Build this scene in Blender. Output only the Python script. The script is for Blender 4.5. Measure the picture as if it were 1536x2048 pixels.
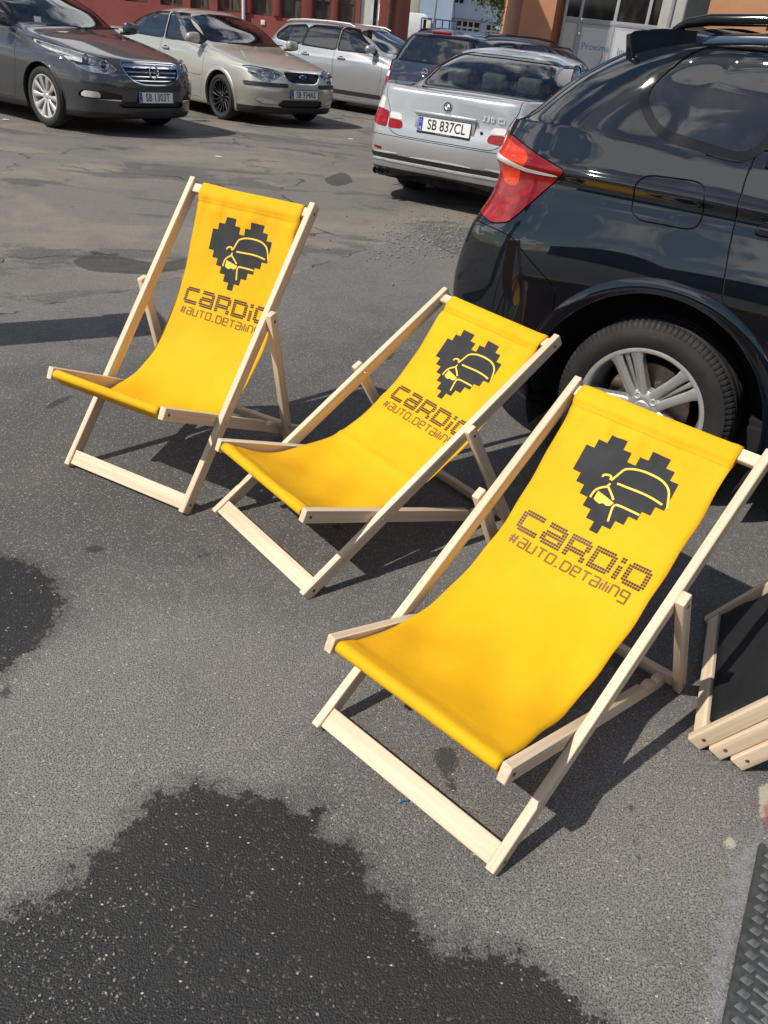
import bpy, bmesh, math, random
import numpy as np
from mathutils import Vector, Matrix
R=math.radians
for o in list(bpy.data.objects): bpy.data.objects.remove(o,do_unlink=True)
scn=bpy.context.scene
COL=scn.collection
# ------------------------------------------------------------------ camera, sky, sun, exposure
CAM_F,CAM_PITCH,CAM_ROLL,CAM_H=1597.81,0.5563,0.10685,1.5683      # focal length in photo pixels, radians, metres
cam_data=bpy.data.cameras.new('camera'); cam=bpy.data.objects.new('camera',cam_data); COL.objects.link(cam)
cp,sp=math.cos(CAM_PITCH),math.sin(CAM_PITCH)
FW=Vector((0,cp,-sp)); RT=Vector((1,0,0)); UP=RT.cross(FW)
cr,sr=math.cos(CAM_ROLL),math.sin(CAM_ROLL)
RT2=RT*cr+UP*sr; UP2=UP*cr-RT*sr
cam.matrix_world=Matrix(((RT2.x,UP2.x,-FW.x,0),(RT2.y,UP2.y,-FW.y,0),(RT2.z,UP2.z,-FW.z,CAM_H),(0,0,0,1)))
cam_data.sensor_fit='VERTICAL'; cam_data.sensor_height=36.0; cam_data.lens=36.0*CAM_F/2048.0
cam_data.clip_start=0.05; cam_data.clip_end=600
scn.camera=cam
SUN_EL,SUN_SH=R(49.0),R(31.0)     # elevation; direction (from +X towards +Y) in which shadows fall
sun_data=bpy.data.lights.new('sun','SUN'); sun=bpy.data.objects.new('sun',sun_data); COL.objects.link(sun)
sun_data.energy=4.9; sun_data.angle=R(0.53); sun_data.color=(1.0,0.945,0.85)
sdir=Vector((math.cos(SUN_SH)*math.cos(SUN_EL),math.sin(SUN_SH)*math.cos(SUN_EL),-math.sin(SUN_EL)))
sun.rotation_euler=sdir.to_track_quat('-Z','Y').to_euler(); sun.location=(-6,-4,10)
world=bpy.data.worlds.new('World'); scn.world=world; world.use_nodes=True
wn=world.node_tree; wn.nodes.clear()
def wnode(t,**k):
    n=wn.nodes.new(t)
    for a,b in k.items(): setattr(n,a,b)
    return n
w_out=wnode('ShaderNodeOutputWorld'); w_bg=wnode('ShaderNodeBackground')
w_sky=wnode('ShaderNodeTexSky',sky_type='NISHITA',sun_disc=False)
w_sky.sun_elevation=SUN_EL
# sky rotation: Blender measures it clockwise from +Y
w_sky.sun_rotation=math.atan2(-sdir.x,-sdir.y)
w_sky.air_density=1.0; w_sky.dust_density=0.5; w_sky.ozone_density=1.2
# thin broken summer cloud all over the sky
w_tc=wnode('ShaderNodeTexCoord'); w_sep=wnode('ShaderNodeSeparateXYZ'); wn.links.new(w_tc.outputs['Generated'],w_sep.inputs[0])
w_z=wnode('ShaderNodeMath',operation='ADD'); wn.links.new(w_sep.outputs['Z'],w_z.inputs[0]); w_z.inputs[1].default_value=0.22
w_zm=wnode('ShaderNodeMath',operation='MAXIMUM'); wn.links.new(w_z.outputs[0],w_zm.inputs[0]); w_zm.inputs[1].default_value=0.08
w_div=wnode('ShaderNodeVectorMath',operation='SCALE')
w_inv=wnode('ShaderNodeMath',operation='DIVIDE'); w_inv.inputs[0].default_value=1.0; wn.links.new(w_zm.outputs[0],w_inv.inputs[1])
wn.links.new(w_tc.outputs['Generated'],w_div.inputs[0]); wn.links.new(w_inv.outputs[0],w_div.inputs['Scale'])
w_n=wnode('ShaderNodeTexNoise'); w_n.inputs['Scale'].default_value=1.5; w_n.inputs['Detail'].default_value=7.0; w_n.inputs['Roughness'].default_value=0.58; w_n.inputs['Distortion'].default_value=0.5
wn.links.new(w_div.outputs[0],w_n.inputs['Vector'])
w_r=wnode('ShaderNodeMapRange',interpolation_type='SMOOTHSTEP'); w_r.inputs['From Min'].default_value=0.52; w_r.inputs['From Max'].default_value=0.60; wn.links.new(w_n.outputs['Fac'],w_r.inputs['Value'])
w_cm=wnode('ShaderNodeMath',operation='MULTIPLY'); wn.links.new(w_r.outputs[0],w_cm.inputs[0]); w_cm.inputs[1].default_value=0.92
w_mix=wnode('ShaderNodeMix',data_type='RGBA'); wn.links.new(w_cm.outputs[0],w_mix.inputs[0]); wn.links.new(w_sky.outputs[0],w_mix.inputs[6]); w_mix.inputs[7].default_value=(16.0,15.7,15.5,1)
wn.links.new(w_mix.outputs[2],w_bg.inputs['Color']); w_bg.inputs['Strength'].default_value=0.095
wn.links.new(w_bg.outputs[0],w_out.inputs['Surface'])
vs=scn.view_settings; vs.view_transform='Standard'; vs.look='None'; vs.exposure=0.0; vs.gamma=1.0; vs.use_curve_mapping=False
scn.render.engine='CYCLES'
try:
    scn.cycles.max_bounces=6; scn.cycles.transparent_max_bounces=10; scn.cycles.caustics_reflective=False; scn.cycles.caustics_refractive=False
    scn.cycles.use_denoising=True
except Exception: pass
def ground_at(px,py,z=0.0):
    """photo pixel -> point on the horizontal plane at height z"""
    d=FW+RT2*((px-768)/CAM_F)-UP2*((py-1024)/CAM_F)
    t=(z-CAM_H)/d.z
    return Vector((d.x*t,d.y*t,z))
def ray_dir(px,py): return FW+RT2*((px-768)/CAM_F)-UP2*((py-1024)/CAM_F)
# ------------------------------------------------------------------ materials
MATS={}
class NT:
    def __init__(s,name):
        s.m=bpy.data.materials.new(name); s.m.use_nodes=True; s.t=s.m.node_tree; s.t.nodes.clear()
        s.out=s.t.nodes.new('ShaderNodeOutputMaterial'); MATS[name]=s.m
    def n(s,t,ins=None,**k):
        x=s.t.nodes.new(t)
        for a,b in k.items(): setattr(x,a,b)
        if ins:
            for a,b in ins.items(): s.set(x.inputs[a],b)
        return x
    def set(s,sock,v):
        if isinstance(v,bpy.types.NodeSocket): s.t.links.new(v,sock)
        elif isinstance(v,bpy.types.Node): s.t.links.new(v.outputs[0],sock)
        else:
            if isinstance(v,(tuple,list)) and len(v)==3 and sock.type=='RGBA': v=(*v,1)
            sock.default_value=v
    def link(s,a,b): s.t.links.new(a,b)
    def math(s,op,a,b=0.0,c=None,clamp=False):
        x=s.n('ShaderNodeMath',operation=op,use_clamp=clamp); s.set(x.inputs[0],a); s.set(x.inputs[1],b)
        if c is not None: s.set(x.inputs[2],c)
        return x.outputs[0]
    def mix(s,f,a,b,blend='MIX'):
        x=s.n('ShaderNodeMix',data_type='RGBA',blend_type=blend); s.set(x.inputs[0],f); s.set(x.inputs[6],a); s.set(x.inputs[7],b); return x.outputs[2]
    def ramp(s,v,a,b,c=0.0,d=1.0,smooth=True):
        x=s.n('ShaderNodeMapRange',interpolation_type='SMOOTHSTEP' if smooth else 'LINEAR'); s.set(x.inputs['Value'],v)
        for k,q in zip(('From Min','From Max','To Min','To Max'),(a,b,c,d)): s.set(x.inputs[k],q)
        return x.outputs[0]
    def noise(s,vec,scale,detail=3.0,rough=0.5,dist=0.0):
        x=s.n('ShaderNodeTexNoise'); 
        if vec is not None: s.set(x.inputs['Vector'],vec)
        for k,q in zip(('Scale','Detail','Roughness','Distortion'),(scale,detail,rough,dist)): s.set(x.inputs[k],q)
        return x.outputs['Fac']
    def pos(s): return s.n('ShaderNodeNewGeometry').outputs['Position']
    def obj(s): return s.n('ShaderNodeTexCoord').outputs['Object']
    def scale(s,v,xyz):
        x=s.n('ShaderNodeVectorMath',operation='MULTIPLY'); s.set(x.inputs[0],v); x.inputs[1].default_value=xyz; return x.outputs[0]
    def bump(s,h,strength=0.3,dist=0.01,normal=None):
        x=s.n('ShaderNodeBump'); s.set(x.inputs['Height'],h); s.set(x.inputs['Strength'],strength); s.set(x.inputs['Distance'],dist)
        if normal is not None: s.set(x.inputs['Normal'],normal)
        return x.outputs[0]
    def bsdf(s,**k):
        x=s.n('ShaderNodeBsdfPrincipled')
        for a,b in k.items(): s.set(x.inputs[a.replace('_',' ')],b)
        return x
    def done(s,shader):
        s.t.links.new(shader.outputs[0] if isinstance(shader,bpy.types.Node) else shader,s.out.inputs['Surface']); return s.m
def plain(name,col,rough=0.5,metal=0.0,coat=0.0,var=0.12,bump=0.0,scale=30.0,spec=0.5):
    t=NT(name); p=t.obj(); f=t.noise(p,scale,4.0,0.6)
    c=t.mix(t.ramp(f,0.3,0.7),tuple(x*(1-var) for x in col),tuple(min(1,x*(1+var)) for x in col))
    r=t.ramp(t.noise(p,scale*0.4,3.0),0.3,0.7,max(0.02,rough*0.85),min(1,rough*1.15))
    b=t.bsdf(Base_Color=c,Roughness=r,Metallic=metal,Coat_Weight=coat,Specular_IOR_Level=spec); b.inputs['Coat Roughness'].default_value=0.03
    if bump: t.set(b.inputs['Normal'],t.bump(f,bump,0.002))
    return t.done(b)
# ------------------------------------------------------------------ object helpers
def thing(name,label,cat,loc=(0,0,0),rz=0.0,group=None):
    o=bpy.data.objects.new(name,None); COL.objects.link(o); o.empty_display_size=0.1
    o.location=loc; o.rotation_euler=(0,0,rz); tag(o,label,cat,group,'thing'); return o
def tag(o,label=None,cat=None,group=None,kind=None):
    if label: o['label']=label
    if cat: o['category']=cat
    if group: o['group']=group
    if kind: o['kind']=kind
    return o
def link(name,me,mat=None,parent=None,loc=None,rot=None,smooth=None):
    if mat is not None:
        for m in (mat if isinstance(mat,(list,tuple)) else [mat]):
            me.materials.append(MATS[m] if isinstance(m,str) else m)
    if smooth is not None:
        me.polygons.foreach_set('use_smooth',[smooth]*len(me.polygons))
    o=bpy.data.objects.new(name,me); COL.objects.link(o)
    if parent is not None: o.parent=parent
    if loc is not None: o.location=loc
    if rot is not None: o.rotation_euler=rot
    return o
def mesh_from(V,F,name='mesh'):
    me=bpy.data.meshes.new(name); me.from_pydata([tuple(v) for v in V],[],F); me.update(); return me
def bm_mesh(bm,name='mesh',auto=None):
    me=bpy.data.meshes.new(name); bm.normal_update(); bm.to_mesh(me); bm.free()
    if auto is not None: autosmooth(me,auto)
    return me
def autosmooth(me,deg=35):
    me.polygons.foreach_set('use_smooth',[True]*len(me.polygons))
    try: me.set_sharp_from_angle(angle=R(deg))
    except Exception: pass
def box_bm(sx,sy,sz,c=(0,0,0),bev=0.0,seg=2):
    bm=bmesh.new(); bmesh.ops.create_cube(bm,size=1.0)
    bmesh.ops.scale(bm,vec=(sx,sy,sz),verts=bm.verts); bmesh.ops.translate(bm,vec=c,verts=bm.verts)
    if bev>0: bmesh.ops.bevel(bm,geom=list(bm.edges),offset=bev,segments=seg,affect='EDGES',profile=0.5)
    return bm
def box(name,sx,sy,sz,c,mat,parent=None,bev=0.0,loc=None,rot=None):
    return link(name,bm_mesh(box_bm(sx,sy,sz,c,bev),name,40),mat,parent,loc,rot)
def extrude_poly(pts,t,axis='Y',bev=0.0,seg=2):
    """2D outline (a,b) extruded by t, centred; axis Y: (a,0,b) plane; Z: (a,b,0); X: (0,a,b)"""
    bm=bmesh.new()
    def P(a,b,d): return {'Y':(a,d,b),'Z':(a,b,d),'X':(d,a,b)}[axis]
    v0=[bm.verts.new(P(a,b,-t/2)) for a,b in pts]; v1=[bm.verts.new(P(a,b,t/2)) for a,b in pts]
    n=len(pts); bm.faces.new(v0[::-1]); bm.faces.new(v1)
    for i in range(n): bm.faces.new((v0[i],v0[(i+1)%n],v1[(i+1)%n],v1[i]))
    bmesh.ops.recalc_face_normals(bm,faces=bm.faces)
    if bev>0: bmesh.ops.bevel(bm,geom=list(bm.edges),offset=bev,segments=seg,affect='EDGES',profile=0.5,clamp_overlap=True)
    return bm
def lathe(prof,n=48,axis='Y',cap=False):
    """profile [(r,h)] turned round the axis"""
    V=[];F=[]
    for r,h in prof:
        for k in range(n):
            a=2*math.pi*k/n; c,s=r*math.cos(a),r*math.sin(a)
            V.append({'Y':(c,h,s),'Z':(c,s,h),'X':(h,c,s)}[axis])
    m=len(prof)
    for i in range(m-1):
        for k in range(n): F.append((i*n+k,i*n+(k+1)%n,(i+1)*n+(k+1)%n,(i+1)*n+k))
    if cap: F.append(tuple(range(n))); F.append(tuple((m-1)*n+k for k in range(n))[::-1])
    return V,F
def tube(path,r,n=8,closed=False):
    """round tube along a list of points; r a number or a list"""
    P=[Vector(p) for p in path]; m=len(P); V=[];F=[]
    up=Vector((0,0,1))
    for i,p in enumerate(P):
        d=(P[(i+1)%m if closed else min(i+1,m-1)]-P[(i-1)%m if closed else max(i-1,0)]).normalized()
        a=d.cross(up) if abs(d.dot(up))<0.95 else d.cross(Vector((1,0,0))); a.normalize(); b=a.cross(d)
        rr=r[i] if isinstance(r,(list,tuple)) else r
        for k in range(n):
            t=2*math.pi*k/n; V.append(p+a*math.cos(t)*rr+b*math.sin(t)*rr)
    for i in range(m if closed else m-1):
        j=(i+1)%m
        for k in range(n): F.append((i*n+k,i*n+(k+1)%n,j*n+(k+1)%n,j*n+k))
    if not closed: F.append(tuple(range(n))[::-1]); F.append(tuple((m-1)*n+k for k in range(n)))
    return V,F
def smooth_mesh(VF,name='mesh',deg=40):
    me=mesh_from(VF[0],VF[1],name); bm=bmesh.new(); bm.from_mesh(me); bmesh.ops.recalc_face_normals(bm,faces=bm.faces); bm.to_mesh(me); bm.free(); autosmooth(me,deg); return me
def join_vf(parts):
    V=[];F=[]
    for v,f in parts:
        o=len(V); V+=list(v); F+=[tuple(i+o for i in q) for q in f]
    return V,F
_font={}
def text_vf(txt,size=1.0,sx=1.0,spacing=1.0,bold=0.0):
    """flat lettering as mesh data in the XY plane, centred"""
    cu=bpy.data.curves.new('t','FONT'); cu.body=txt; cu.size=size; cu.align_x='CENTER'; cu.align_y='CENTER'; cu.space_character=spacing; cu.offset=bold; cu.resolution_u=4
    ob=bpy.data.objects.new('t',cu); COL.objects.link(ob); dg=bpy.context.evaluated_depsgraph_get(); me=bpy.data.meshes.new_from_object(ob.evaluated_get(dg))
    V=[(v.co.x*sx,v.co.y,v.co.z) for v in me.vertices]; F=[tuple(p.vertices) for p in me.polygons]
    bpy.data.objects.remove(ob); bpy.data.meshes.remove(me); return V,F
# ------------------------------------------------------------------ ground: one asphalt sheet to the horizon
SLOPE=0.022
def px_poly(pts): return [tuple(ground_at(*p)[:2]) for p in pts]
def zz(s,ox,oy,pts): return [(ox+x/s,oy+y/s) for x,y in pts]
wet_px=[
 zz(1.92,0,1000,[(-60,1600),(60,1570),(130,1550),(215,1530),(240,1485),(228,1425),(262,1400),(305,1420),(335,1380),(420,1330),(480,1262),(520,1185),(560,1132),(650,1112),(700,1082),(762,1062),(830,1108),(900,1118),(990,1130),(1060,1132),(1130,1172),(1180,1190),(1218,1162),(1240,1190),(1236,1262),(1282,1300),(1350,1288),(1392,1350),(1430,1440),(1482,1500)])
 +[(800,1800),(838,1858),(900,1895),(960,1902),(1010,1893),(1060,1915),(1100,1943),(1128,1965),(1157,1988),(1191,2025),(1225,2075),(600,2250),(-60,2150)],
 [(-80,1105),(0,1112),(40,1112),(72,1130),(112,1162),(130,1195),(122,1232),(90,1275),(58,1308),(20,1338),(-80,1390)]]
stain_px=[
 zz(2.56,80,330,[(160,492),(210,468),(300,462),(420,470),(520,490),(600,500),(745,478),(760,530),(640,550),(520,560),(400,556),(260,545),(190,520)]),
 [(868,1500),(885,1488),(905,1492),(918,1508),(922,1525),(908,1545),(914,1570),(922,1588),(905,1592),(890,1575),(884,1548),(868,1530)],
 [(1246,1610),(1262,1606),(1274,1616),(1266,1626),(1252,1624)],[(1266,1634),(1282,1640),(1300,1662),(1292,1670),(1276,1652)],
 [(1284,1630),(1304,1632),(1312,1642),(1298,1642)],[(1262,1676),(1276,1672),(1281,1686),(1270,1696),(1261,1688)],
 [(1246,1704),(1268,1702),(1284,1718),(1276,1728),(1256,1716)],[(1286,2008),(1300,2002),(1312,2012),(1306,2030),(1290,2024)],
 [(1188,1868),(1202,1862),(1214,1880),(1204,1884)],[(1275,2000),(1250,2010),(1262,2030),(1280,2022)],
 [(165,1096),(190,1088),(212,1094),(206,1104),(178,1110)],[(88,812),(110,800),(130,792),(150,788),(140,800),(112,812),(98,824)],
 [(634,362),(660,354),(696,358),(714,368),(700,376),(668,378),(644,372)],[(0,1376),(20,1368),(30,1392),(10,1400),(-10,1394)],
 [(1325,1492),(1338,1486),(1350,1498),(1346,1508),(1332,1502)],[(540,880),(560,868),(600,874),(590,892),(556,894)],
 [(660,1052),(676,1046),(690,1058),(676,1064)],[(742,720),(760,700),(790,704),(784,720)],
 [(390,1108),(420,1104),(424,1112),(396,1116)]]
paint_px=[[(1536,1640),(1470,1690),(1440,1760),(1425,1850),(1405,1940),(1390,2060),(1455,2060),(1478,1960),(1500,1840),(1536,1740)]]
lite_px=[[(1446,1680),(1460,1672),(1474,1684),(1470,1698),(1452,1696)],[(1515,1575),(1545,1560),(1560,1620),(1520,1640)],[(440,900),(436,905),(442,912)],[(1200,1714),(1212,1712),(1214,1722),(1204,1722)]]
old_line=[(-400,700),(-120,655),(60,618),(170,593),(230,585),(300,570),(361,556),(480,556),(590,548),(640,528),(700,510),(760,490),(830,470),(900,505),(960,525),(1100,560),(1400,640)]
rust_px=[[(1524,1612),(1560,1590),(1570,1650),(1530,1655)]]
def sd_poly(X,Y,poly):
    P=np.array(poly); n=len(P); d=np.full(X.shape,1e9); ins=np.zeros(X.shape,bool)
    for i in range(n):
        a=P[i];b=P[(i+1)%n]; e=b-a; wx=X-a[0]; wy=Y-a[1]; t=np.clip((wx*e[0]+wy*e[1])/max(e@e,1e-12),0,1)
        d=np.minimum(d,np.hypot(wx-e[0]*t,wy-e[1]*t))
        c=((a[1]>Y)!=(b[1]>Y)); 
        with np.errstate(divide='ignore',invalid='ignore'):
            xi=a[0]+(Y-a[1])*e[0]/(e[1] if e[1]!=0 else 1e-12)
        ins^=(c&(X<xi))
    return np.where(ins,d,-d)
def sdf_many(X,Y,polys,cl=0.12):
    r=np.full(X.shape,-1e3)
    for p in polys:
        P=np.array(p); m=(X>P[:,0].min()-cl)&(X<P[:,0].max()+cl)&(Y>P[:,1].min()-cl)&(Y<P[:,1].max()+cl)
        if m.any(): r[m]=np.maximum(r[m],sd_poly(X[m],Y[m],p))
    return np.clip(r,-cl,cl)
def graded(fine0,fine1,step,mid0,mid1,mstep,far0,far1):
    a=list(np.arange(fine0,fine1,step)); l=list(np.arange(mid0,fine0,mstep)); r=list(np.arange(fine1,mid1,mstep))
    lo=[];x=mid0;s=mstep
    while x>far0: s*=1.5; x-=s; lo.append(max(x,far0))
    hi=[];x=mid1;s=mstep
    while x<far1: s*=1.5; x+=s; hi.append(min(x,far1))
    return np.array(sorted(set(lo+l+a+r+hi)))
gx=graded(-1.5,1.5,0.014,-3.0,2.2,0.04,-260,260); gy=graded(0.5,2.6,0.014,0.0,7.2,0.04,-60,420)
GX,GY=np.meshgrid(gx,gy,indexing='ij'); nx,ny=GX.shape
gv=np.stack([GX.ravel(),GY.ravel(),-SLOPE*np.maximum(0,np.minimum(GY.ravel(),90)-11.0)],1)   # the yard falls away gently at the back
ii,jj=np.meshgrid(np.arange(nx-1),np.arange(ny-1),indexing='ij'); q=(ii*ny+jj).ravel(); gf=np.stack([q,q+ny,q+ny+1,q+1],1)
gme=bpy.data.meshes.new('ground'); gme.vertices.add(len(gv)); gme.vertices.foreach_set('co',gv.ravel()); gme.loops.add(gf.size); gme.loops.foreach_set('vertex_index',gf.ravel().astype(np.int32))
gme.polygons.add(len(gf)); gme.polygons.foreach_set('loop_start',np.arange(0,gf.size,4,dtype=np.int32)); gme.polygons.foreach_set('loop_total',np.full(len(gf),4,np.int32)); gme.update(); gme.validate()
for nm,pl in (('wet',wet_px),('stain',stain_px),('paint',paint_px),('lite',lite_px),('rust',rust_px)):
    at=gme.attributes.new(nm,'FLOAT','POINT'); at.data.foreach_set('value',sdf_many(gv[:,0],gv[:,1],[px_poly(p) for p in pl]).astype(np.float32))
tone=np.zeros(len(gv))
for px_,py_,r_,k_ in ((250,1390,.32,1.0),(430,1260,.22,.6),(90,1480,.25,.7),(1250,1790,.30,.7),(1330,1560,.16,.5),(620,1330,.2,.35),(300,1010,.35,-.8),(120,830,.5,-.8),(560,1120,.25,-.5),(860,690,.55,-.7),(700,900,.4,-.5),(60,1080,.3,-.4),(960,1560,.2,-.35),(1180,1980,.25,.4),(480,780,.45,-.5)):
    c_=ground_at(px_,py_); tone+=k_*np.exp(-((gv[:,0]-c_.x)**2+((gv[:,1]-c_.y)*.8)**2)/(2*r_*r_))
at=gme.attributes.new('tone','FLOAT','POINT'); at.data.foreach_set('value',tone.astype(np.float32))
old_poly=px_poly(old_line)+[(60,8),(60,300),(-60,300),(-60,8)]
at=gme.attributes.new('old','FLOAT','POINT'); at.data.foreach_set('value',np.clip(sd_poly(gv[:,0],gv[:,1],old_poly),-.12,.12).astype(np.float32))
t=NT('asphalt'); P=t.pos()
def attr(n):
    a=t.n('ShaderNodeAttribute'); a.attribute_name=n; return a.outputs['Fac']
big=t.noise(P,0.55,4.0,0.55); med=t.noise(P,3.0,5.0,0.6); fin=t.noise(P,22.0,5.0,0.65); grit=t.noise(P,250.0,3.0,0.7); grit2=t.noise(P,270.0,3.0,0.7)
vor=t.n('ShaderNodeTexVoronoi',{'Vector':P,'Scale':210.0,'Randomness':1.0}); vcol=t.n('ShaderNodeSeparateColor',{'Color':vor.outputs['Color']}).outputs[0]
vor2=t.n('ShaderNodeTexVoronoi',{'Vector':P,'Scale':85.0,'Randomness':1.0}); v2=t.n('ShaderNodeSeparateColor',{'Color':vor2.outputs['Color']}); v2c=v2.outputs[0]; v2d=v2.outputs[1]
base=t.mix(t.ramp(big,0.34,0.66),(0.160,0.153,0.146),(0.240,0.228,0.212))
base=t.mix(t.ramp(med,0.32,0.68,0.0,0.55),base,(0.142,0.137,0.132))
base=t.mix(t.ramp(fin,0.3,0.72,0.0,0.45),base,(0.255,0.242,0.224))
# beyond a ragged joint lies older, paler asphalt with sandy drifts and darker repairs
sep=t.n('ShaderNodeSeparateXYZ',{'Vector':P}); osd=t.math('ADD',attr('old'),t.math('MULTIPLY',t.math('SUBTRACT',t.noise(P,9.0,5.0,0.65),0.5),0.16)); far=t.ramp(osd,-0.006,0.006)
base=t.mix(t.math('MULTIPLY',far,0.72),base,(0.235,0.212,0.182))
sand=t.math('MULTIPLY',far,t.ramp(t.noise(t.scale(P,(0.6,1.1,1)),0.9,6.0,0.65,0.6),0.44,0.62,0.0,0.9))
base=t.mix(sand,base,(0.325,0.283,0.226))
dk=t.math('MULTIPLY',far,t.ramp(t.noise(t.scale(P,(0.7,1.5,1)),0.75,6.0,0.68,0.9),0.535,0.585)); base=t.mix(t.math('MULTIPLY',dk,0.72),base,(0.090,0.087,0.084))
sp2=t.math('MULTIPLY',far,t.ramp(t.noise(P,5.5,6.0,0.75,0.4),0.60,0.68)); base=t.mix(t.math('MULTIPLY',sp2,0.55),base,(0.075,0.072,0.069))
joint=t.math('MULTIPLY',t.ramp(t.math('ABSOLUTE',osd),0.003,0.012,1.0,0.0),t.ramp(t.noise(P,3.0,3.0),0.42,0.55)); edge=t.math('MULTIPLY',t.ramp(t.math('ABSOLUTE',t.math('SUBTRACT',osd,0.02)),0.0,0.035,1.0,0.0),t.ramp(t.noise(P,14.0,4.0),0.40,0.62)); base=t.mix(t.math('MULTIPLY',edge,0.5),base,(0.34,0.31,0.26))
# warm and cool blotches nearer by; trodden pale dust and darker oily ground
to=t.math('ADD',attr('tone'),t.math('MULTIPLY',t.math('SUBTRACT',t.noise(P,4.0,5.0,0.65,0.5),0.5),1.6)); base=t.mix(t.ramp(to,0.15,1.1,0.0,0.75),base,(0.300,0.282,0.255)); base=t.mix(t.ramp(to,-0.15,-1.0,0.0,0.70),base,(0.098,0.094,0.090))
base=t.mix(t.ramp(t.noise(P,1.3,4.0,0.6,0.5),0.45,0.72,0.0,0.35),base,(0.225,0.195,0.172)); base=t.mix(t.ramp(t.noise(t.scale(P,(1.3,0.8,1)),2.1,4.0,0.6),0.52,0.74,0.0,0.40),base,(0.120,0.117,0.114))
# aggregate
base=t.mix(t.ramp(grit,0.44,0.64,0.0,0.95),base,(0.024,0.0235,0.023)); base=t.mix(t.math('MULTIPLY',t.ramp(grit2,0.54,0.74),0.75),base,(0.31,0.30,0.28)); base=t.mix(t.math('MULTIPLY',t.ramp(t.noise(P,320.0,3.0,0.7),0.58,0.70),0.85),base,(0.035,0.033,0.031))
chip=t.math('GREATER_THAN',vcol,0.90); base=t.mix(t.math('MULTIPLY',chip,0.42),base,(0.40,0.38,0.34))
base=t.mix(1.0,base,(0.865,0.865,0.87),'MULTIPLY')
# wet
wet=t.math('ADD',attr('wet'),t.math('MULTIPLY',t.math('SUBTRACT',t.noise(P,17.0,7.0,0.74),0.5),0.24)); wet=t.math('ADD',wet,t.math('MULTIPLY',t.math('SUBTRACT',t.noise(P,140.0,3.0,0.6),0.5),0.05)); wetm=t.math('MAXIMUM',t.ramp(wet,-0.004,0.020),t.math('MULTIPLY',t.ramp(wet,-0.055,0.0),0.35))
st=t.math('ADD',attr('stain'),t.math('MULTIPLY',t.math('SUBTRACT',t.noise(P,55.0,5.0,0.7),0.52),0.055)); stm=t.ramp(st,-0.002,0.010)
base=t.mix(t.math('MULTIPLY',stm,0.72),base,(0.030,0.029,0.029))
pm=t.ramp(t.math('ADD',attr('paint'),t.math('MULTIPLY',t.math('SUBTRACT',t.noise(P,30.0,6.0,0.7),0.55),0.12)),-0.005,0.02); base=t.mix(t.math('MULTIPLY',pm,t.ramp(t.noise(P,45.0,5.0,0.7),0.35,0.65,0.10,0.55)),base,(0.27,0.285,0.305))
lm=t.ramp(t.math('ADD',attr('lite'),t.math('MULTIPLY',t.math('SUBTRACT',t.noise(P,160.0,4.0,0.7),0.5),0.03)),-0.001,0.004); base=t.mix(t.math('MULTIPLY',lm,0.8),base,(0.46,0.42,0.32))
rm=t.ramp(t.math('ADD',attr('rust'),t.math('MULTIPLY',t.math('SUBTRACT',t.noise(P,60.0,4.0,0.7),0.5),0.03)),-0.005,0.01); base=t.mix(t.math('MULTIPLY',rm,0.7),base,(0.30,0.06,0.08))
wcol=t.mix(t.math('GREATER_THAN',vcol,0.965),t.mix(0.62,base,(0.012,0.0125,0.0135)),(0.27,0.25,0.21)); wcol=t.mix(0.72,wcol,(0.008,0.0082,0.0088))
wcol=t.mix(t.math('MULTIPLY',t.math('GREATER_THAN',v2c,0.982),t.math('LESS_THAN',vor2.outputs['Distance'],0.26)),wcol,(0.27,0.245,0.20))
base=t.mix(wetm,base,wcol)
# small pale flecks lying about
vf=t.n('ShaderNodeTexVoronoi',{'Vector':t.scale(P,(1,1.7,1)),'Scale':46.0}); vfc=t.n('ShaderNodeSeparateColor',{'Color':vf.outputs['Color']}).outputs[0]
fl=t.math('MULTIPLY',t.math('GREATER_THAN',vfc,0.86),t.math('LESS_THAN',vf.outputs['Distance'],0.14)); fl=t.math('MULTIPLY',fl,t.math('GREATER_THAN',t.noise(P,2.3,2.0),0.43))
base=t.mix(t.math('MULTIPLY',fl,0.85),base,(0.52,0.50,0.44))
# cracks further out
wob=t.n('ShaderNodeVectorMath',{0:P},operation='ADD'); nz=t.n('ShaderNodeTexNoise',{'Vector':P,'Scale':1.7,'Detail':5.0}); sc=t.n('ShaderNodeVectorMath',{0:nz.outputs['Color']},operation='SCALE'); sc.inputs['Scale'].default_value=0.9; t.link(sc.outputs[0],wob.inputs[1])
vc=t.n('ShaderNodeTexVoronoi',{'Vector':wob.outputs[0],'Scale':0.42},feature='DISTANCE_TO_EDGE'); cr_=t.math('MULTIPLY',t.ramp(vc.outputs['Distance'],0.002,0.006,1.0,0.0),t.math('MULTIPLY',far,t.math('GREATER_THAN',t.noise(P,0.8,3.0),0.47)))
cr_=t.math('MAXIMUM',cr_,joint)
base=t.mix(t.math('MULTIPLY',cr_,0.7),base,(0.022,0.021,0.02))
rough=t.ramp(wetm,0,1,0.80,0.33); rough=t.math('ADD',rough,t.math('MULTIPLY',t.math('SUBTRACT',fin,0.5),0.15))
h=t.math('ADD',t.math('MULTIPLY',vor.outputs['Distance'],-0.55),t.math('ADD',t.math('MULTIPLY',grit,0.5),t.math('ADD',t.math('MULTIPLY',grit2,0.9),t.math('MULTIPLY',cr_,-3.0))))
nb=t.bump(h,0.8,0.0036)
b=t.bsdf(Base_Color=base,Roughness=rough,Normal=nb); t.set(b.inputs['Specular IOR Level'],t.ramp(wetm,0,1,0.25,0.30)); t.done(b)
ground=tag(link('ground',gme,'asphalt'),'worn grey asphalt yard with wet dark patches and stains','ground',kind='structure')
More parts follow.
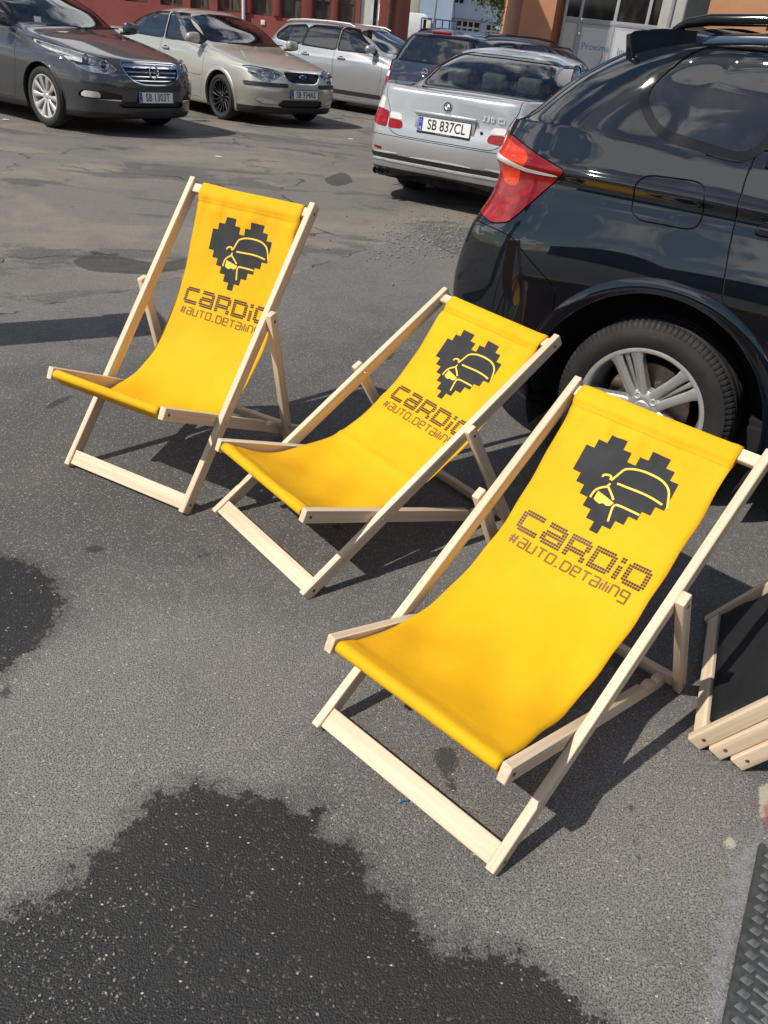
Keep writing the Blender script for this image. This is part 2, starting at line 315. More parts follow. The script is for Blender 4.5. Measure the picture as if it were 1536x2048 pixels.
# loose stones: a gravel drift beside the black car and chips at the near edge
rng=random.Random(7)
t=NT('gravel'); cc=t.n('ShaderNodeObjectInfo'); P=t.pos(); f=t.noise(P,90.0,2.0); c=t.mix(t.ramp(f,0.3,0.7),(0.10,0.096,0.092),(0.27,0.255,0.23)); t.done(t.bsdf(Base_Color=c,Roughness=0.85))
def stone(rng,p,r):
    V=[];ph=[rng.uniform(0,6.28) for _ in range(3)]; sx,sy,sz=r*rng.uniform(.7,1.2),r*rng.uniform(.5,1.0),r*rng.uniform(.35,.7); a=rng.uniform(0,6.28); ca,sa=math.cos(a),math.sin(a)
    g=1.618
    ic=[(-1,g,0),(1,g,0),(-1,-g,0),(1,-g,0),(0,-1,g),(0,1,g),(0,-1,-g),(0,1,-g),(g,0,-1),(g,0,1),(-g,0,-1),(-g,0,1)]
    fc=[(0,11,5),(0,5,1),(0,1,7),(0,7,10),(0,10,11),(1,5,9),(5,11,4),(11,10,2),(10,7,6),(7,1,8),(3,9,4),(3,4,2),(3,2,6),(3,6,8),(3,8,9),(4,9,5),(2,4,11),(6,2,10),(8,6,7),(9,8,1)]
    for x,y,z in ic:
        k=0.52*rng.uniform(.8,1.15); x,y,z=x*k*sx,y*k*sy,z*k*sz; V.append((p[0]+x*ca-y*sa,p[1]+x*sa+y*ca,p[2]+z+sz*0.55))
    return V,fc
parts=[]
for _ in range(1500):
    x=rng.gauss(868,62); y=rng.gauss(474,26)-(x-868)*0.12
    g=ground_at(x,y); parts.append(stone(rng,g,rng.uniform(.003,.0105)*rng.choice((1,1,1.5))))
tag(link('gravel',mesh_from(*join_vf(parts)),'gravel'),'scatter of loose grey gravel on the asphalt behind the black car','gravel',kind='stuff')
parts=[]
for _ in range(260):
    x=rng.uniform(-40,260)+rng.gauss(0,40); y=rng.uniform(1780,2060)-x*0.12
    parts.append(stone(rng,ground_at(x,y),rng.uniform(.0015,.0040)))
for _ in range(420):
    parts.append(stone(rng,ground_at(rng.uniform(0,1440),rng.uniform(1000,2048)),rng.uniform(.0014,.0032)))
tag(link('stone_chips',mesh_from(*join_vf(parts)),'gravel'),'small stone chips strewn over the near wet asphalt','gravel',kind='stuff')
# ------------------------------------------------------------------ deck chairs
t=NT('beech'); P=t.obj(); oi=t.n('ShaderNodeObjectInfo').outputs['Random']
Q=t.n('ShaderNodeVectorMath',operation='ADD'); t.link(P,Q.inputs[0]); cm=t.n('ShaderNodeCombineXYZ',{'X':t.math('MULTIPLY',oi,13.0),'Y':t.math('MULTIPLY',oi,7.0)}); t.link(cm.outputs[0],Q.inputs[1])
Q=Q.outputs[0]
g1=t.noise(t.scale(Q,(1.6,60,60)),1.0,4.0,0.6,0.4); g2=t.noise(t.scale(Q,(14,420,420)),1.0,2.0,0.5); g3=t.noise(Q,5.0,3.0)
c=t.mix(t.ramp(g1,0.32,0.68),(0.57,0.44,0.30),(0.71,0.58,0.43)); c=t.mix(t.ramp(g2,0.52,0.72,0.0,0.30),c,(0.47,0.32,0.20)); c=t.mix(t.ramp(g3,0.35,0.7,0.0,0.3),c,(0.66,0.52,0.37))
b=t.bsdf(Base_Color=c,Roughness=t.ramp(g1,0.3,0.7,0.48,0.62),Normal=t.bump(g2,0.10,0.001)); b.inputs['Specular IOR Level'].default_value=0.35; t.done(b)
def cloth(name,col,col2,trans):
    t=NT(name); P=t.obj(); f=t.noise(P,3.5,4.0,0.55); f2=t.noise(P,30,3.0)
    uvn=t.n('ShaderNodeUVMap'); uv=uvn.outputs[0]
    wx=t.n('ShaderNodeTexWave',{'Vector':uv,'Scale':190.0},wave_type='BANDS',bands_direction='X'); wy=t.n('ShaderNodeTexWave',{'Vector':uv,'Scale':190.0},wave_type='BANDS',bands_direction='Y')
    wv=t.math('MULTIPLY',wx.outputs['Fac'],wy.outputs['Fac'])
    c=t.mix(t.ramp(f,0.3,0.7),col,col2); c=t.mix(t.math('MULTIPLY',t.ramp(f2,0.4,0.7),0.10),c,tuple(x*0.8 for x in col))
    nb=t.bump(t.math('ADD',t.math('ADD',t.math('MULTIPLY',f2,0.6),t.math('MULTIPLY',t.noise(t.scale(P,(1.0,1.0,1.0)),9.0,4.0,0.6,0.8),1.6)),t.math('MULTIPLY',wv,0.12)),0.28,0.004)
    b=t.bsdf(Base_Color=c,Roughness=0.72,Normal=nb); b.inputs['Specular IOR Level'].default_value=0.25
    tr=t.n('ShaderNodeBsdfTranslucent',{'Color':c}); mx=t.n('ShaderNodeMixShader'); mx.inputs[0].default_value=trans; t.link(b.outputs[0],mx.inputs[1]); t.link(tr.outputs[0],mx.inputs[2]); t.done(mx)
cloth('yellow_canvas',(0.79,0.415,0.005),(0.84,0.470,0.008),0.14); cloth('black_canvas',(0.012,0.012,0.014),(0.018,0.018,0.02),0.02)
plain('print_charcoal',(0.036,0.037,0.040),0.85,var=0.05,spec=0.2); plain('print_yellow',(0.88,0.52,0.04),0.6,var=0.03); plain('print_brown',(0.036,0.014,0.005),0.65,var=0.2); plain('print_olive',(0.165,0.090,0.003),0.65,var=0.15)
plain('bolt_steel',(0.55,0.54,0.52),0.3,1.0); plain('bolt_brass',(0.75,0.53,0.22),0.3,1.0); plain('hole_dark',(0.10,0.05,0.025),0.7); plain('stitch',(0.45,0.22,0.004),0.8)
RAIL_T,RAIL_D=0.024,0.044
LA,PB,BF,BR,PC,LC=1.2199,0.358,0.2972,0.6528,0.7638,0.4784
WA,WB,WC=0.2785,0.2535,0.3035
def rail_mesh(L,d=RAIL_D,tk=RAIL_T,bev=0.0035): return bm_mesh(box_bm(L,tk,d,(L/2,0,0),bev,2),'rail',45)   # runs along +X
def rail(name,parent,lat,p0,p1,d=RAIL_D,tk=RAIL_T):
    """a batten in the chair's side plane from p0 to p1 ((back,height) pairs)"""
    dy,dz=p1[0]-p0[0],p1[1]-p0[1]; L=math.hypot(dy,dz)
    o=link(name,rail_mesh(L,d,tk),'beech',parent); a=math.atan2(dz,dy)
    # local X -> (0,cos,sin); local Y -> -X (lateral); local Z -> normal
    o.matrix_local=Matrix(((0,-1,0,lat),(math.cos(a),0,-math.sin(a),p0[0]),(math.sin(a),0,math.cos(a),p0[1]),(0,0,0,1)))
    return o
def cross_bar(name,parent,half,p,h,tk,ang,bev=0.003,shift=0.0):
    """a bar across the chair, centred at p=(back,height); h across, tk thick, tilted by ang"""
    o=link(name,bm_mesh(box_bm(2*half,tk,h,(0,0,0),bev,2),'bar',45),'beech',parent)
    o.matrix_local=Matrix.Translation((shift,p[0],p[1]))@Matrix.Rotation(ang,4,'X'); return o
def bolt(parent,lat,p,sgn,mat,r=0.006,name='bolt'):
    VF=lathe([(0.0005,0.0035),(r*0.55,0.0034),(r*0.9,0.002),(r,0.0),(r,-0.002)],14,'X')
    o=link(name,smooth_mesh(VF),mat,parent); o.location=(lat,p[0],p[1]); o.rotation_euler=(0,0,0 if sgn>0 else math.pi); return o
def hole(parent,lat,p,sgn):
    VF=lathe([(0.0055,0.0012),(0.0045,0.0012),(0.004,0.0006),(0.0003,0.0005)],14,'X')
    o=link('bolt_hole',smooth_mesh(VF),'hole_dark',parent); o.location=(lat,p[0],p[1]); o.rotation_euler=(0,0,0 if sgn>0 else math.pi); return o
def catenary(T,F,L,n):
    """hanging curve from T to F ((back,height)) of length L, sampled at equal arc steps"""
    hx=abs(F[0]-T[0]); v=F[1]-T[1]; L=max(L,math.hypot(hx,v)*1.002)
    k=math.sqrt(L*L-v*v)/hx; x=1e-3
    lo,hi=1e-4,20.0
    for _ in range(100):
        m=(lo+hi)/2
        if math.sinh(m)/m<k: lo=m
        else: hi=m
    a=hx/(2*lo); xm=hx/2-a*math.atanh(v/L) ; 
    zb=T[1]-a*math.cosh((0-xm)/a); s0=a*math.sinh((0-xm)/a)
    out=[]; sg=1 if F[0]>T[0] else -1
    for i in range(n+1):
        s=s0+L*i/n; x=xm+a*math.asinh(s/a); out.append((T[0]+sg*x,zb+a*math.cosh((x-xm)/a)))
    return out
HEART=[(2,4),(1,5),(0,11),(0,11),(0,11),(1,10),(2,9),(3,8),(4,7),(5,6)]     # filled cell spans per row; the two notches are cut below
def heart_cells():
    S=set()
    for r,(a,b_) in enumerate(HEART):
        if r==0: S|={(c,0) for c in (2,3,7,8)}
        elif r==1: S|={(c,1) for c in (1,2,3,4,6,7,8,9)}
        else: S|={(c,r) for c in range(a,b_)}
    return S
def zc(x,y):
    dx,dy=x-545,y-385; det=65.3*60.5+36*26.2
    return ((60.5*dx+36*dy)/det,5+(65.3*dy-26.2*dx)/det)
CAR_LINES=[[(857,464),(905,430),(955,390),(990,383),(1060,388),(1150,415),(1235,455),(1283,498),(1301,540),(1299,580),(1291,640),(1288,662)],
 [(785,440),(800,425),(828,425),(855,434),(858,446),(847,461)],[(692,587),(705,565),(735,530),(790,513),(825,512),(850,487)],[(835,512),(860,560),(877,603)],
 [(905,487),(990,517),(1090,550),(1180,590),(1250,633)],[(838,755),(855,700),(870,655),(890,637),(915,639),(1000,672),(1080,706)]]
LAMP=[(755,540),(720,595),(735,612),(765,632),(795,626),(820,645),(850,646),(880,625),(820,582)]
def dots(ch):
    W_,H_=9,8; S=set()
    def rect(x0,x1,y0,y1):
        for x in range(x0,x1):
            for y in range(y0,y1): S.add((x,y))
    if ch=='C': rect(1,9,0,2); rect(0,2,1,7); rect(1,9,6,8)
    if ch=='a': rect(1,8,0,2); rect(7,9,1,8); rect(1,8,3,5); rect(0,2,4,7); rect(1,8,6,8)
    if ch=='R': rect(0,2,0,8); rect(1,8,0,2); rect(7,9,1,4); rect(1,8,4,6); rect(6,8,4,6); rect(7,9,6,8)
    if ch=='D': rect(0,8,0,2); rect(0,2,0,8); rect(0,8,6,8); rect(7,9,1,7)
    if ch=='i': rect(0,2,0,2); rect(0,2,3,8)
    if ch=='O': rect(1,8,0,2); rect(0,2,1,7); rect(7,9,1,7); rect(1,8,6,8)
    return S,(2 if ch=='i' else 9)
GL={'#':[[(1,0),(.6,4)],[(2.6,0),(2.2,4)],[(0,1.3),(3.2,1.3)],[(-.2,2.7),(3,2.7)]],'a':[[(0,0),(3,0),(3,4),(0,4),(0,2),(3,2)]],'U':[[(0,0),(0,4),(3,4),(3,0)]],'T':[[(0,0),(3.4,0)],[(1.7,0),(1.7,4)]],
 'O':[[(0,0),(3.2,0),(3.2,4),(0,4),(0,0)]],'.':[[(0,4),(1.3,4)]],'D':[[(0,0),(2.6,0),(3.3,.8),(3.3,3.2),(2.6,4),(0,4),(0,0)]],'e':[[(3,4),(0,4),(0,0),(3,0),(3,2),(0,2)]],'i':[[(0,1.1),(0,4)],[(0,0),(0,.3)]],'l':[[(0,-.2),(0,4)]],'n':[[(0,4),(0,0),(2.4,0),(3,.6),(3,4)]],'g':[[(3,2.4),(0,2.4),(0,0),(3,0),(3,5),(0,5)]]}
GW={'#':3.2,'.':1.3,'i':0,'l':0,'T':3.4,'O':3.2,'D':3.3}
def make_sling(parent,T,F,L,sleeve,fw,off,seed,mat,print_on=True,crease=False):
    """the canvas: sleeve over the top bar, hanging sling, sleeve round the front bar"""
    rg=random.Random(seed)
    n=84; cat=catenary(T,F,L,n)
    up,arc=sleeve[:2],sleeve[2:]
    d1=((cat[-1][0]-cat[-2][0]),(cat[-1][1]-cat[-2][1])); l=math.hypot(*d1); d1=(d1[0]/l,d1[1]/l); nu=(-d1[1],d1[0])
    if nu[1]<0: nu=(-nu[0],-nu[1])
    rf=0.0155; cF=(F[0]-nu[0]*rf,F[1]-nu[1]*rf); b0=math.atan2(nu[1],nu[0]); sgn=1 if d1[0]<0 else -1
    arc2=[(cF[0]+rf*math.cos(b0+sgn*math.pi*i/10),cF[1]+rf*math.sin(b0+sgn*math.pi*i/10)) for i in range(1,11)]
    tail=[(arc2[-1][0]-d1[0]*q,arc2[-1][1]-d1[1]*q-0.0) for q in (0.02,0.045)]
    prof=up+arc+cat+arc2+tail; i0=len(up)+len(arc)
    S=[0.0]
    for i in range(1,len(prof)): S.append(S[-1]+math.hypot(prof[i][0]-prof[i-1][0],prof[i][1]-prof[i-1][1]))
    S0=S[5]; m=30; hw=fw/2
    ph=[rg.uniform(0,6.28) for _ in range(12)]
    tot=S[i0+n]-S0
    def wrinkle(a,s):
        u=a/hw
        w=0.0
        w+=0.0085*math.exp(-((s-0.112)/0.035)**2)*(math.sin(u*9+ph[0])*0.6+math.sin(u*17+ph[1])*0.5+math.sin(u*31+ph[2])*0.3)
        w+=0.0065*math.sin(u*2.3+s*3.1+ph[3])*math.sin(s/tot*math.pi)+0.0026*math.sin(u*1.2-s*9+ph[4])
        w+=0.0045*math.exp(-((s-tot*0.80)/0.13)**2)*(math.sin(u*4+s*16+ph[5])+math.sin(u*7-s*11+ph[6]))
        w+=0.0022*(math.sin(u*3.1+s*13+ph[11])*math.sin(s*7+ph[2])+0.7*math.sin(u*8-s*19+ph[0])*math.exp(-((abs(u)-0.8)/0.25)**2))
        if crease: w+=0.0040*math.exp(-((s-0.70)/0.012)**2)+0.0022*math.exp(-((s-0.48)/0.012)**2)
        w-=0.0035*(u*u)*math.sin(min(1,max(0,s/tot))*math.pi)*-1.4
        w=max(w,-0.001) if s<0.07 else w
        w+=0.0018*math.exp(-((s-0.062)/0.016)**2)*(1+0.8*math.sin(u*14+ph[8])*math.sin(u*5+ph[9]))
        w-=0.0062*math.exp(-((s-0.081)/0.007)**2)
        w+=0.0016*math.exp(-((abs(u)-0.93)/0.03)**2)+0.0020*math.sin(u*6+s*22+ph[10])*math.exp(-((s-0.2)/0.12)**2)*abs(u)                 # seam under the sleeve
        w-=0.0030*math.exp(-((s-(tot-0.035))/0.007)**2)
        if s>tot-0.05: w=max(w,0.0008)*1.0
        return w
    def edge(s):
        q=s/tot
        return hw*(1-0.035*math.sin(max(0,min(1,q))*math.pi)) + 0.0015*math.sin(s*38+ph[7])
    def at(a,s,extra=0.0):
        """a: across (m, from the middle), s: metres down from the top edge"""
        x=S0+s; i=max(0,min(len(S)-2,int(np.searchsorted(S,x))-1)); f=(x-S[i])/max(S[i+1]-S[i],1e-9)
        p=(prof[i][0]*(1-f)+prof[i+1][0]*f,prof[i][1]*(1-f)+prof[i+1][1]*f)
        i2=min(len(S)-2,i+1) if f>0.5 else i; ia=max(0,i2-1); ib=min(len(prof)-1,i2+2)
        dx,dz=prof[ib][0]-prof[ia][0],prof[ib][1]-prof[ia][1]; l=math.hypot(dx,dz) or 1; nn=(-dz/l,dx/l) if False else (dz/l,-dx/l)
        if cat[0][0]>cat[-1][0]: nn=(dz/l*-1*-1,dx/l*-1)
        w=(wrinkle(a,s) if 0<=s<=tot else 0.0)+extra
        return (a+off*max(0.0,1-s/tot*1.0),p[0]+nn[0]*w,p[1]+nn[1]*w),nn
    V=[];UV=[]
    for j,s in enumerate(S):
        sv=s-S0; e=edge(sv) if 0<=sv<=tot else hw
        for k in range(m+1):
            a=-e+2*e*k/m; p,_=at(a,sv); V.append(p); UV.append((a,sv))
    Fc=[]
    for j in range(len(S)-1):
        for k in range(m): i=j*(m+1)+k; Fc.append((i,i+m+1,i+m+2,i+1))
    me=mesh_from(V,Fc,'canvas'); uvl=me.uv_layers.new(name='UVMap')
    lv=np.empty(len(me.loops),np.int32); me.loops.foreach_get('vertex_index',lv); uvl.data.foreach_set('uv',np.array(UV)[lv].ravel())
    fab=link('canvas',me,mat,parent,smooth=True); md=fab.modifiers.new('thick','SOLIDIFY'); md.thickness=0.0013; md.offset=-1
    # stitched seams
    for s in (0.081,tot-0.042):
        sv=[]
        path=[];
        for k in range(41): a=-hw*0.985+2*hw*0.985*k/40; p,_=at(a,s,0.0006); path.append(p)
        sv.append(tube(path,0.0007,5))
        link('seam',smooth_mesh(join_vf(sv)),'stitch' if mat=='yellow_canvas' else 'black_canvas',fab)
    if not print_on: return fab
    cw,chh=0.0250,0.0262; x0=-5.5*cw+0.001; s0=0.118
    def quad_patch(x,y,w,h,lift,V,Fq,sub=1):
        b0=len(V)
        for j in range(sub+1):
            for i in range(sub+1): p,_=at(x+w*i/sub,y+h*j/sub,lift); V.append(p)
        for j in range(sub):
            for i in range(sub): q=b0+j*(sub+1)+i; Fq.append((q,q+1,q+sub+2,q+sub+1))
    HV=[];HF=[]
    for (c,r) in sorted(heart_cells()): quad_patch(x0+c*cw,s0+r*chh,cw,chh,0.0016,HV,HF,3)
    hm=mesh_from(HV,HF); bm=bmesh.new(); bm.from_mesh(hm); bmesh.ops.remove_doubles(bm,verts=bm.verts,dist=0.0004); bm.to_mesh(hm); bm.free()
    heart=link('heart_print',hm,'print_charcoal',fab,smooth=True)
    def ribbon(pts,w,lift,V,Fq,step=0.004):
        P=[]
        for (a,b2) in zip(pts[:-1],pts[1:]):
            d=math.hypot(b2[0]-a[0],b2[1]-a[1]); k=max(1,int(d/step))
            for i in range(k): P.append((a[0]+(b2[0]-a[0])*i/k,a[1]+(b2[1]-a[1])*i/k))
        P.append(pts[-1]); b0=len(V)
        for i,p in enumerate(P):
            q0=P[max(0,i-1)];q1=P[min(len(P)-1,i+1)]; dx,dy=q1[0]-q0[0],q1[1]-q0[1]; l=math.hypot(dx,dy) or 1; nx_,ny_=-dy/l*w/2,dx/l*w/2
            V.append(at(p[0]+nx_,p[1]+ny_,lift)[0]); V.append(at(p[0]-nx_,p[1]-ny_,lift)[0])
        for i in range(len(P)-1): q=b0+2*i; Fq.append((q,q+1,q+3,q+2))
    CV=[];CF=[]
    def cellpt(p): c,r=zc(*p); return (x0+c*cw,s0+r*chh)
    for ln in CAR_LINES:
        pts=[cellpt(p) for p in ln]
        for _ in range(2):                                        # round the corners a little
            q=[pts[0]]
            for a,b2 in zip(pts[:-1],pts[1:]): q+=[(a[0]*.75+b2[0]*.25,a[1]*.75+b2[1]*.25),(a[0]*.25+b2[0]*.75,a[1]*.25+b2[1]*.75)]
            pts=q+[pts[-1]]
        ribbon(pts,0.0058,0.0023,CV,CF)
    pl=[cellpt(p) for p in LAMP]; cx=sum(p[0] for p in pl)/len(pl); cy=sum(p[1] for p in pl)/len(pl); b0=len(CV); CV.append(at(cx,cy,0.0023)[0])
    for p in pl: CV.append(at(p[0],p[1],0.0023)[0])
    for i in range(len(pl)): CF.append((b0,b0+1+i,b0+1+(i+1)%len(pl)))
    link('car_drawing',mesh_from(CV,CF),'print_yellow',heart)
    DV=[];DF=[]; pt=0.00745; x=-0.196; y=s0+11.0*chh
    for ch in 'CaRDiO':
        D,wd=dots(ch)
        for (c,r) in sorted(D): quad_patch(x+c*pt+pt*0.09,y+r*pt*1.12+pt*0.09,pt*0.80,pt*0.88,0.0012,DV,DF,1)
        x+=(wd+1.25)*pt
    tag(link('lettering',mesh_from(DV,DF),'print_brown',fab),kind='stuff')
    TV=[];TF=[]; k=0.0068; x=-0.190; y=y+8*pt*1.12+0.013
    for ch in '#aUTO.DeTailing':
        for st in GL[ch]:
            ribbon([(x+p[0]*k,y+p[1]*k) for p in st],0.0050,0.0012,TV,TF)
        x+=(GW.get(ch,3.0)+1.35)*k*0.985
    link('tagline',mesh_from(TV,TF),'print_olive',fab)
    return fab
def deck_chair(label,x,y,yaw,al,L_sling,off,seed,crease=False,fw=0.472):
    t_=thing('deck_chair',label,'deck chair',(x,y,0),yaw,'yellow deck chairs with a heart print')
    ca,sa=math.cos(al),math.sin(al); A=lambda s:(s*ca,s*sa)
    s0=RAIL_D/2*ca/sa*0.30                                          # feet worn flat on the ground
    for sg in (-1,1):
        rail('back_rail',t_,sg*WA,A(s0),A(LA+0.004))
    zp=PB*sa; be=math.asin(zp/BR*0.985); cb,sb=math.cos(be),math.sin(be); piv=A(PB)
    # seat rails with notches on their upper edge
    Bp=lambda s,h=0.0:(piv[0]+s*cb+h*sb,piv[1]-s*sb+h*cb)           # s towards the back, h above the centre line
    H=A(PC)
    # support bar sits in a notch of the seat rails
    hb=RAIL_D/2-0.004; best=None
    for i in range(2000):
        s=0.2+0.5*i/2000; p=Bp(s,hb); d=abs(math.hypot(p[0]-H[0],p[1]-H[1])-LC)
        if best is None or d<best[0]-1e-9: best=(d,s,p)
    sbar=min(best[1],BR-0.035); bar=Bp(sbar,hb)
    rear=BR-(RAIL_D/2*cb/sb)*0.0
    D2=RAIL_D/2
    xs=[-BF-0.006,rear]
    def notch(c): return [(c-0.026,D2),(c-0.010,D2-0.013),(c+0.006,D2-0.015),(c+0.014,D2-0.004),(c+0.022,D2)]
    cs=sorted([c for c in (sbar,sbar-0.075,sbar-0.15,sbar+0.075) if 0.30<c<rear-0.03])
    # lower rear corner is cut so that it stands flat on the ground
    cut=(Bp(rear,-D2)[1])/max(sb,0.05) if False else 0
    zl=lambda s:Bp(s,-D2)[1]
    s_end=rear
    while zl(s_end)<0.001 and s_end>0.3: s_end-=0.002
    top_end=s_end
    out=[(xs[0],-D2),(xs[0],D2)]
    for c in cs:
        if c+0.024<top_end+0.02: out+=notch(c)
    out+=[(max(top_end+0.02,(out[-1][0]+0.004)),D2),(max(top_end+0.02,out[-1][0]+0.004),-D2+0.006),(s_end,-D2)]
    for sg in (-1,1):
        o=link('seat_rail',bm_mesh(extrude_poly(out,RAIL_T,'Y',0.0022,1),'rail',40),'beech',t_)
        o.matrix_local=Matrix(((0,-1,0,sg*WB),(cb,0,sb,piv[0]),(-sb,0,cb,piv[1]),(0,0,0,1)))
        C0=A(PC); v=(bar[0]-C0[0],bar[1]-C0[1]); l=math.hypot(*v); v=(v[0]/l,v[1]/l)
        ext=0.055
        while C0[1]+v[1]*(l+ext)-abs(v[0])*0.019<0.001 and ext>0.01: ext-=0.002
        rail('support_rail',t_,sg*WC,(C0[0]-v[0]*0.03,C0[1]-v[1]*0.03),(C0[0]+v[0]*(l+ext),C0[1]+v[1]*(l+ext)),0.038)
        bolt(t_,sg*(WA+RAIL_T/2),piv,sg,'bolt_steel')
        hole(t_,sg*(WC+RAIL_T/2),H,sg); bolt(t_,sg*(WA-RAIL_T/2),H,-sg,'bolt_brass',0.0075)
        hole(t_,sg*(WC+RAIL_T/2),bar,sg); hole(t_,sg*(WA+RAIL_T/2),A(s0+0.035),sg); hole(t_,sg*(WA+RAIL_T/2),A(LA-0.03),sg); hole(t_,sg*(WB+RAIL_T/2),Bp(-BF+0.016),sg)
    cross_bar('support_bar',t_,WC-RAIL_T/2,bar,0.034,0.022,0.25)
    cross_bar('foot_bar',t_,WA-RAIL_T/2,(A(s0+0.037)[0]-0.006*sa,A(s0+0.037)[1]+0.006*ca),0.056,0.020,math.pi/2-al+math.pi if False else al-math.pi/2)
    tp=A(LA-0.032); cross_bar('top_bar',t_,WA-RAIL_T/2,tp,0.036,0.020,al-math.pi/2,0.004)
    fp=Bp(-BF+0.016,0.0); cross_bar('front_bar',t_,WB-RAIL_T/2,(fp[0]+0.003,fp[1]),0.020,0.020,0,0.007)
    q=lambda u,n:(tp[0]+u*ca-n*sa,tp[1]+u*sa+n*ca)                  # u up the rail, n towards the sitter
    slv=[q(-.034,-.0125),q(-.018,-.0135),q(.016,-.0135),q(.0215,-.0115),q(.0245,-.006),q(.0250,0),q(.0245,.006),q(.0215,.0115),q(.016,.0140),q(.004,.0148),q(-.010,.0146)]
    T=q(-.0200,.0135); F=(fp[0]+0.004,fp[1]+0.0155)
    make_sling(t_,T,F,L_sling,slv,fw,off,seed,'yellow_canvas',True,crease)
    return t_
deck_chair('yellow canvas deck chair set most upright, farthest to the left',-0.9577,2.482,-0.4508,0.8885,1.170,0.012,1)
deck_chair('yellow canvas deck chair in the middle of the three, reclined furthest back',-0.4130,2.166,-0.8375,0.5987,1.130,0.012,2,True)
deck_chair('largest and nearest yellow canvas deck chair, in front of the black car wheel',0.098,1.254,-0.6997,0.6302,1.095,-0.018,3)
# ------------------------------------------------------------------ car bodies: lofted from rings, then cut into panels, panes and lamps
def ring(f,s,r,xs=None):
    """one closed level of the body, left half, front centre -> rear centre (13 points).
    f=(x,z,b1,b2,b3) front centre and how far columns 1..3 sit back; s=(half widths for columns 3..9, heights for columns 3..9); r like f"""
    w=list(s[0]) if isinstance(s[0],(list,tuple)) else [s[0]]*7
    z=list(s[1]) if isinstance(s[1],(list,tuple)) else [s[1]]*7
    if len(w)==3: w=[w[0],w[0]*.3+w[1]*.7,w[1],w[1],w[1],w[1]*.7+w[2]*.3,w[2]]
    if len(z)==3: z=[z[0],z[0]*.4+z[1]*.6,z[1],z[1],z[1],z[1]*.6+z[2]*.4,z[2]]
    fx,fz,b1,b2,b3=f; rx,rz,c1,c2,c3=r
    x3,x9=fx-b3,rx+c3
    if xs is None: xs=[x3+(x9-x3)*t for t in (.17,.34,.5,.66,.83)]
    P=[(fx,0,fz),(fx-b1,.5*w[0],fz*.75+z[0]*.25),(fx-b2,.86*w[0],fz*.3+z[0]*.7),(x3,w[0],z[0])]
    P+=[(xs[i],w[i+1],z[i+1]) for i in range(5)]
    P+=[(x9,w[6],z[6]),(rx+c2,.86*w[6],rz*.3+z[6]*.7),(rx+c1,.5*w[6],rz*.75+z[6]*.25),(rx,0,rz)]
    return P
def herm(t,n,ten=1.0):
    """weights for cubic Hermite interpolation over knots t, with one mirrored ghost knot at each end"""
    t=np.array(t,float); K=len(t); te=np.concatenate([[2*t[0]-t[1]],t,[2*t[-1]-t[-2]]])
    W=[];
    for k in range(K-1):
        h=te[k+2]-te[k+1]
        for i in range(n[k] if isinstance(n,list) else n):
            u=i/(n[k] if isinstance(n,list) else n); W.append((k,u))
    W.append((K-2,1.0)); M=np.zeros((len(W),K+2))
    def tang(j):                                                   # weights of the tangent at extended knot j
        d=np.zeros(K+2); h0=te[j]-te[j-1]; h1=te[j+1]-te[j]
        a=h1/(h0+h1); b=h0/(h0+h1); d[j]+=a/h0-b/h1; d[j-1]-=a/h0; d[j+1]+=b/h1; return d*ten
    for r,(k,u) in enumerate(W):
        h=te[k+2]-te[k+1]; h00=2*u**3-3*u*u+1; h10=u**3-2*u*u+u; h01=-2*u**3+3*u*u; h11=u**3-u*u
        M[r,k+1]+=h00; M[r,k+2]+=h01; M[r]+=h10*h*tang(k+1)+h11*h*tang(k+2)
    return M
class Piece:
    def __init__(s,V,N,S,F): s.V,s.N,s.S,s.F=V,N,S,F
    def compact(s):
        used=sorted({i for f in s.F for i in f}); mp={a:b for b,a in enumerate(used)}
        return Piece(s.V[used],s.N[used],s.S[used],[tuple(mp[i] for i in f) for f in s.F])
    def empty(s): return len(s.F)==0
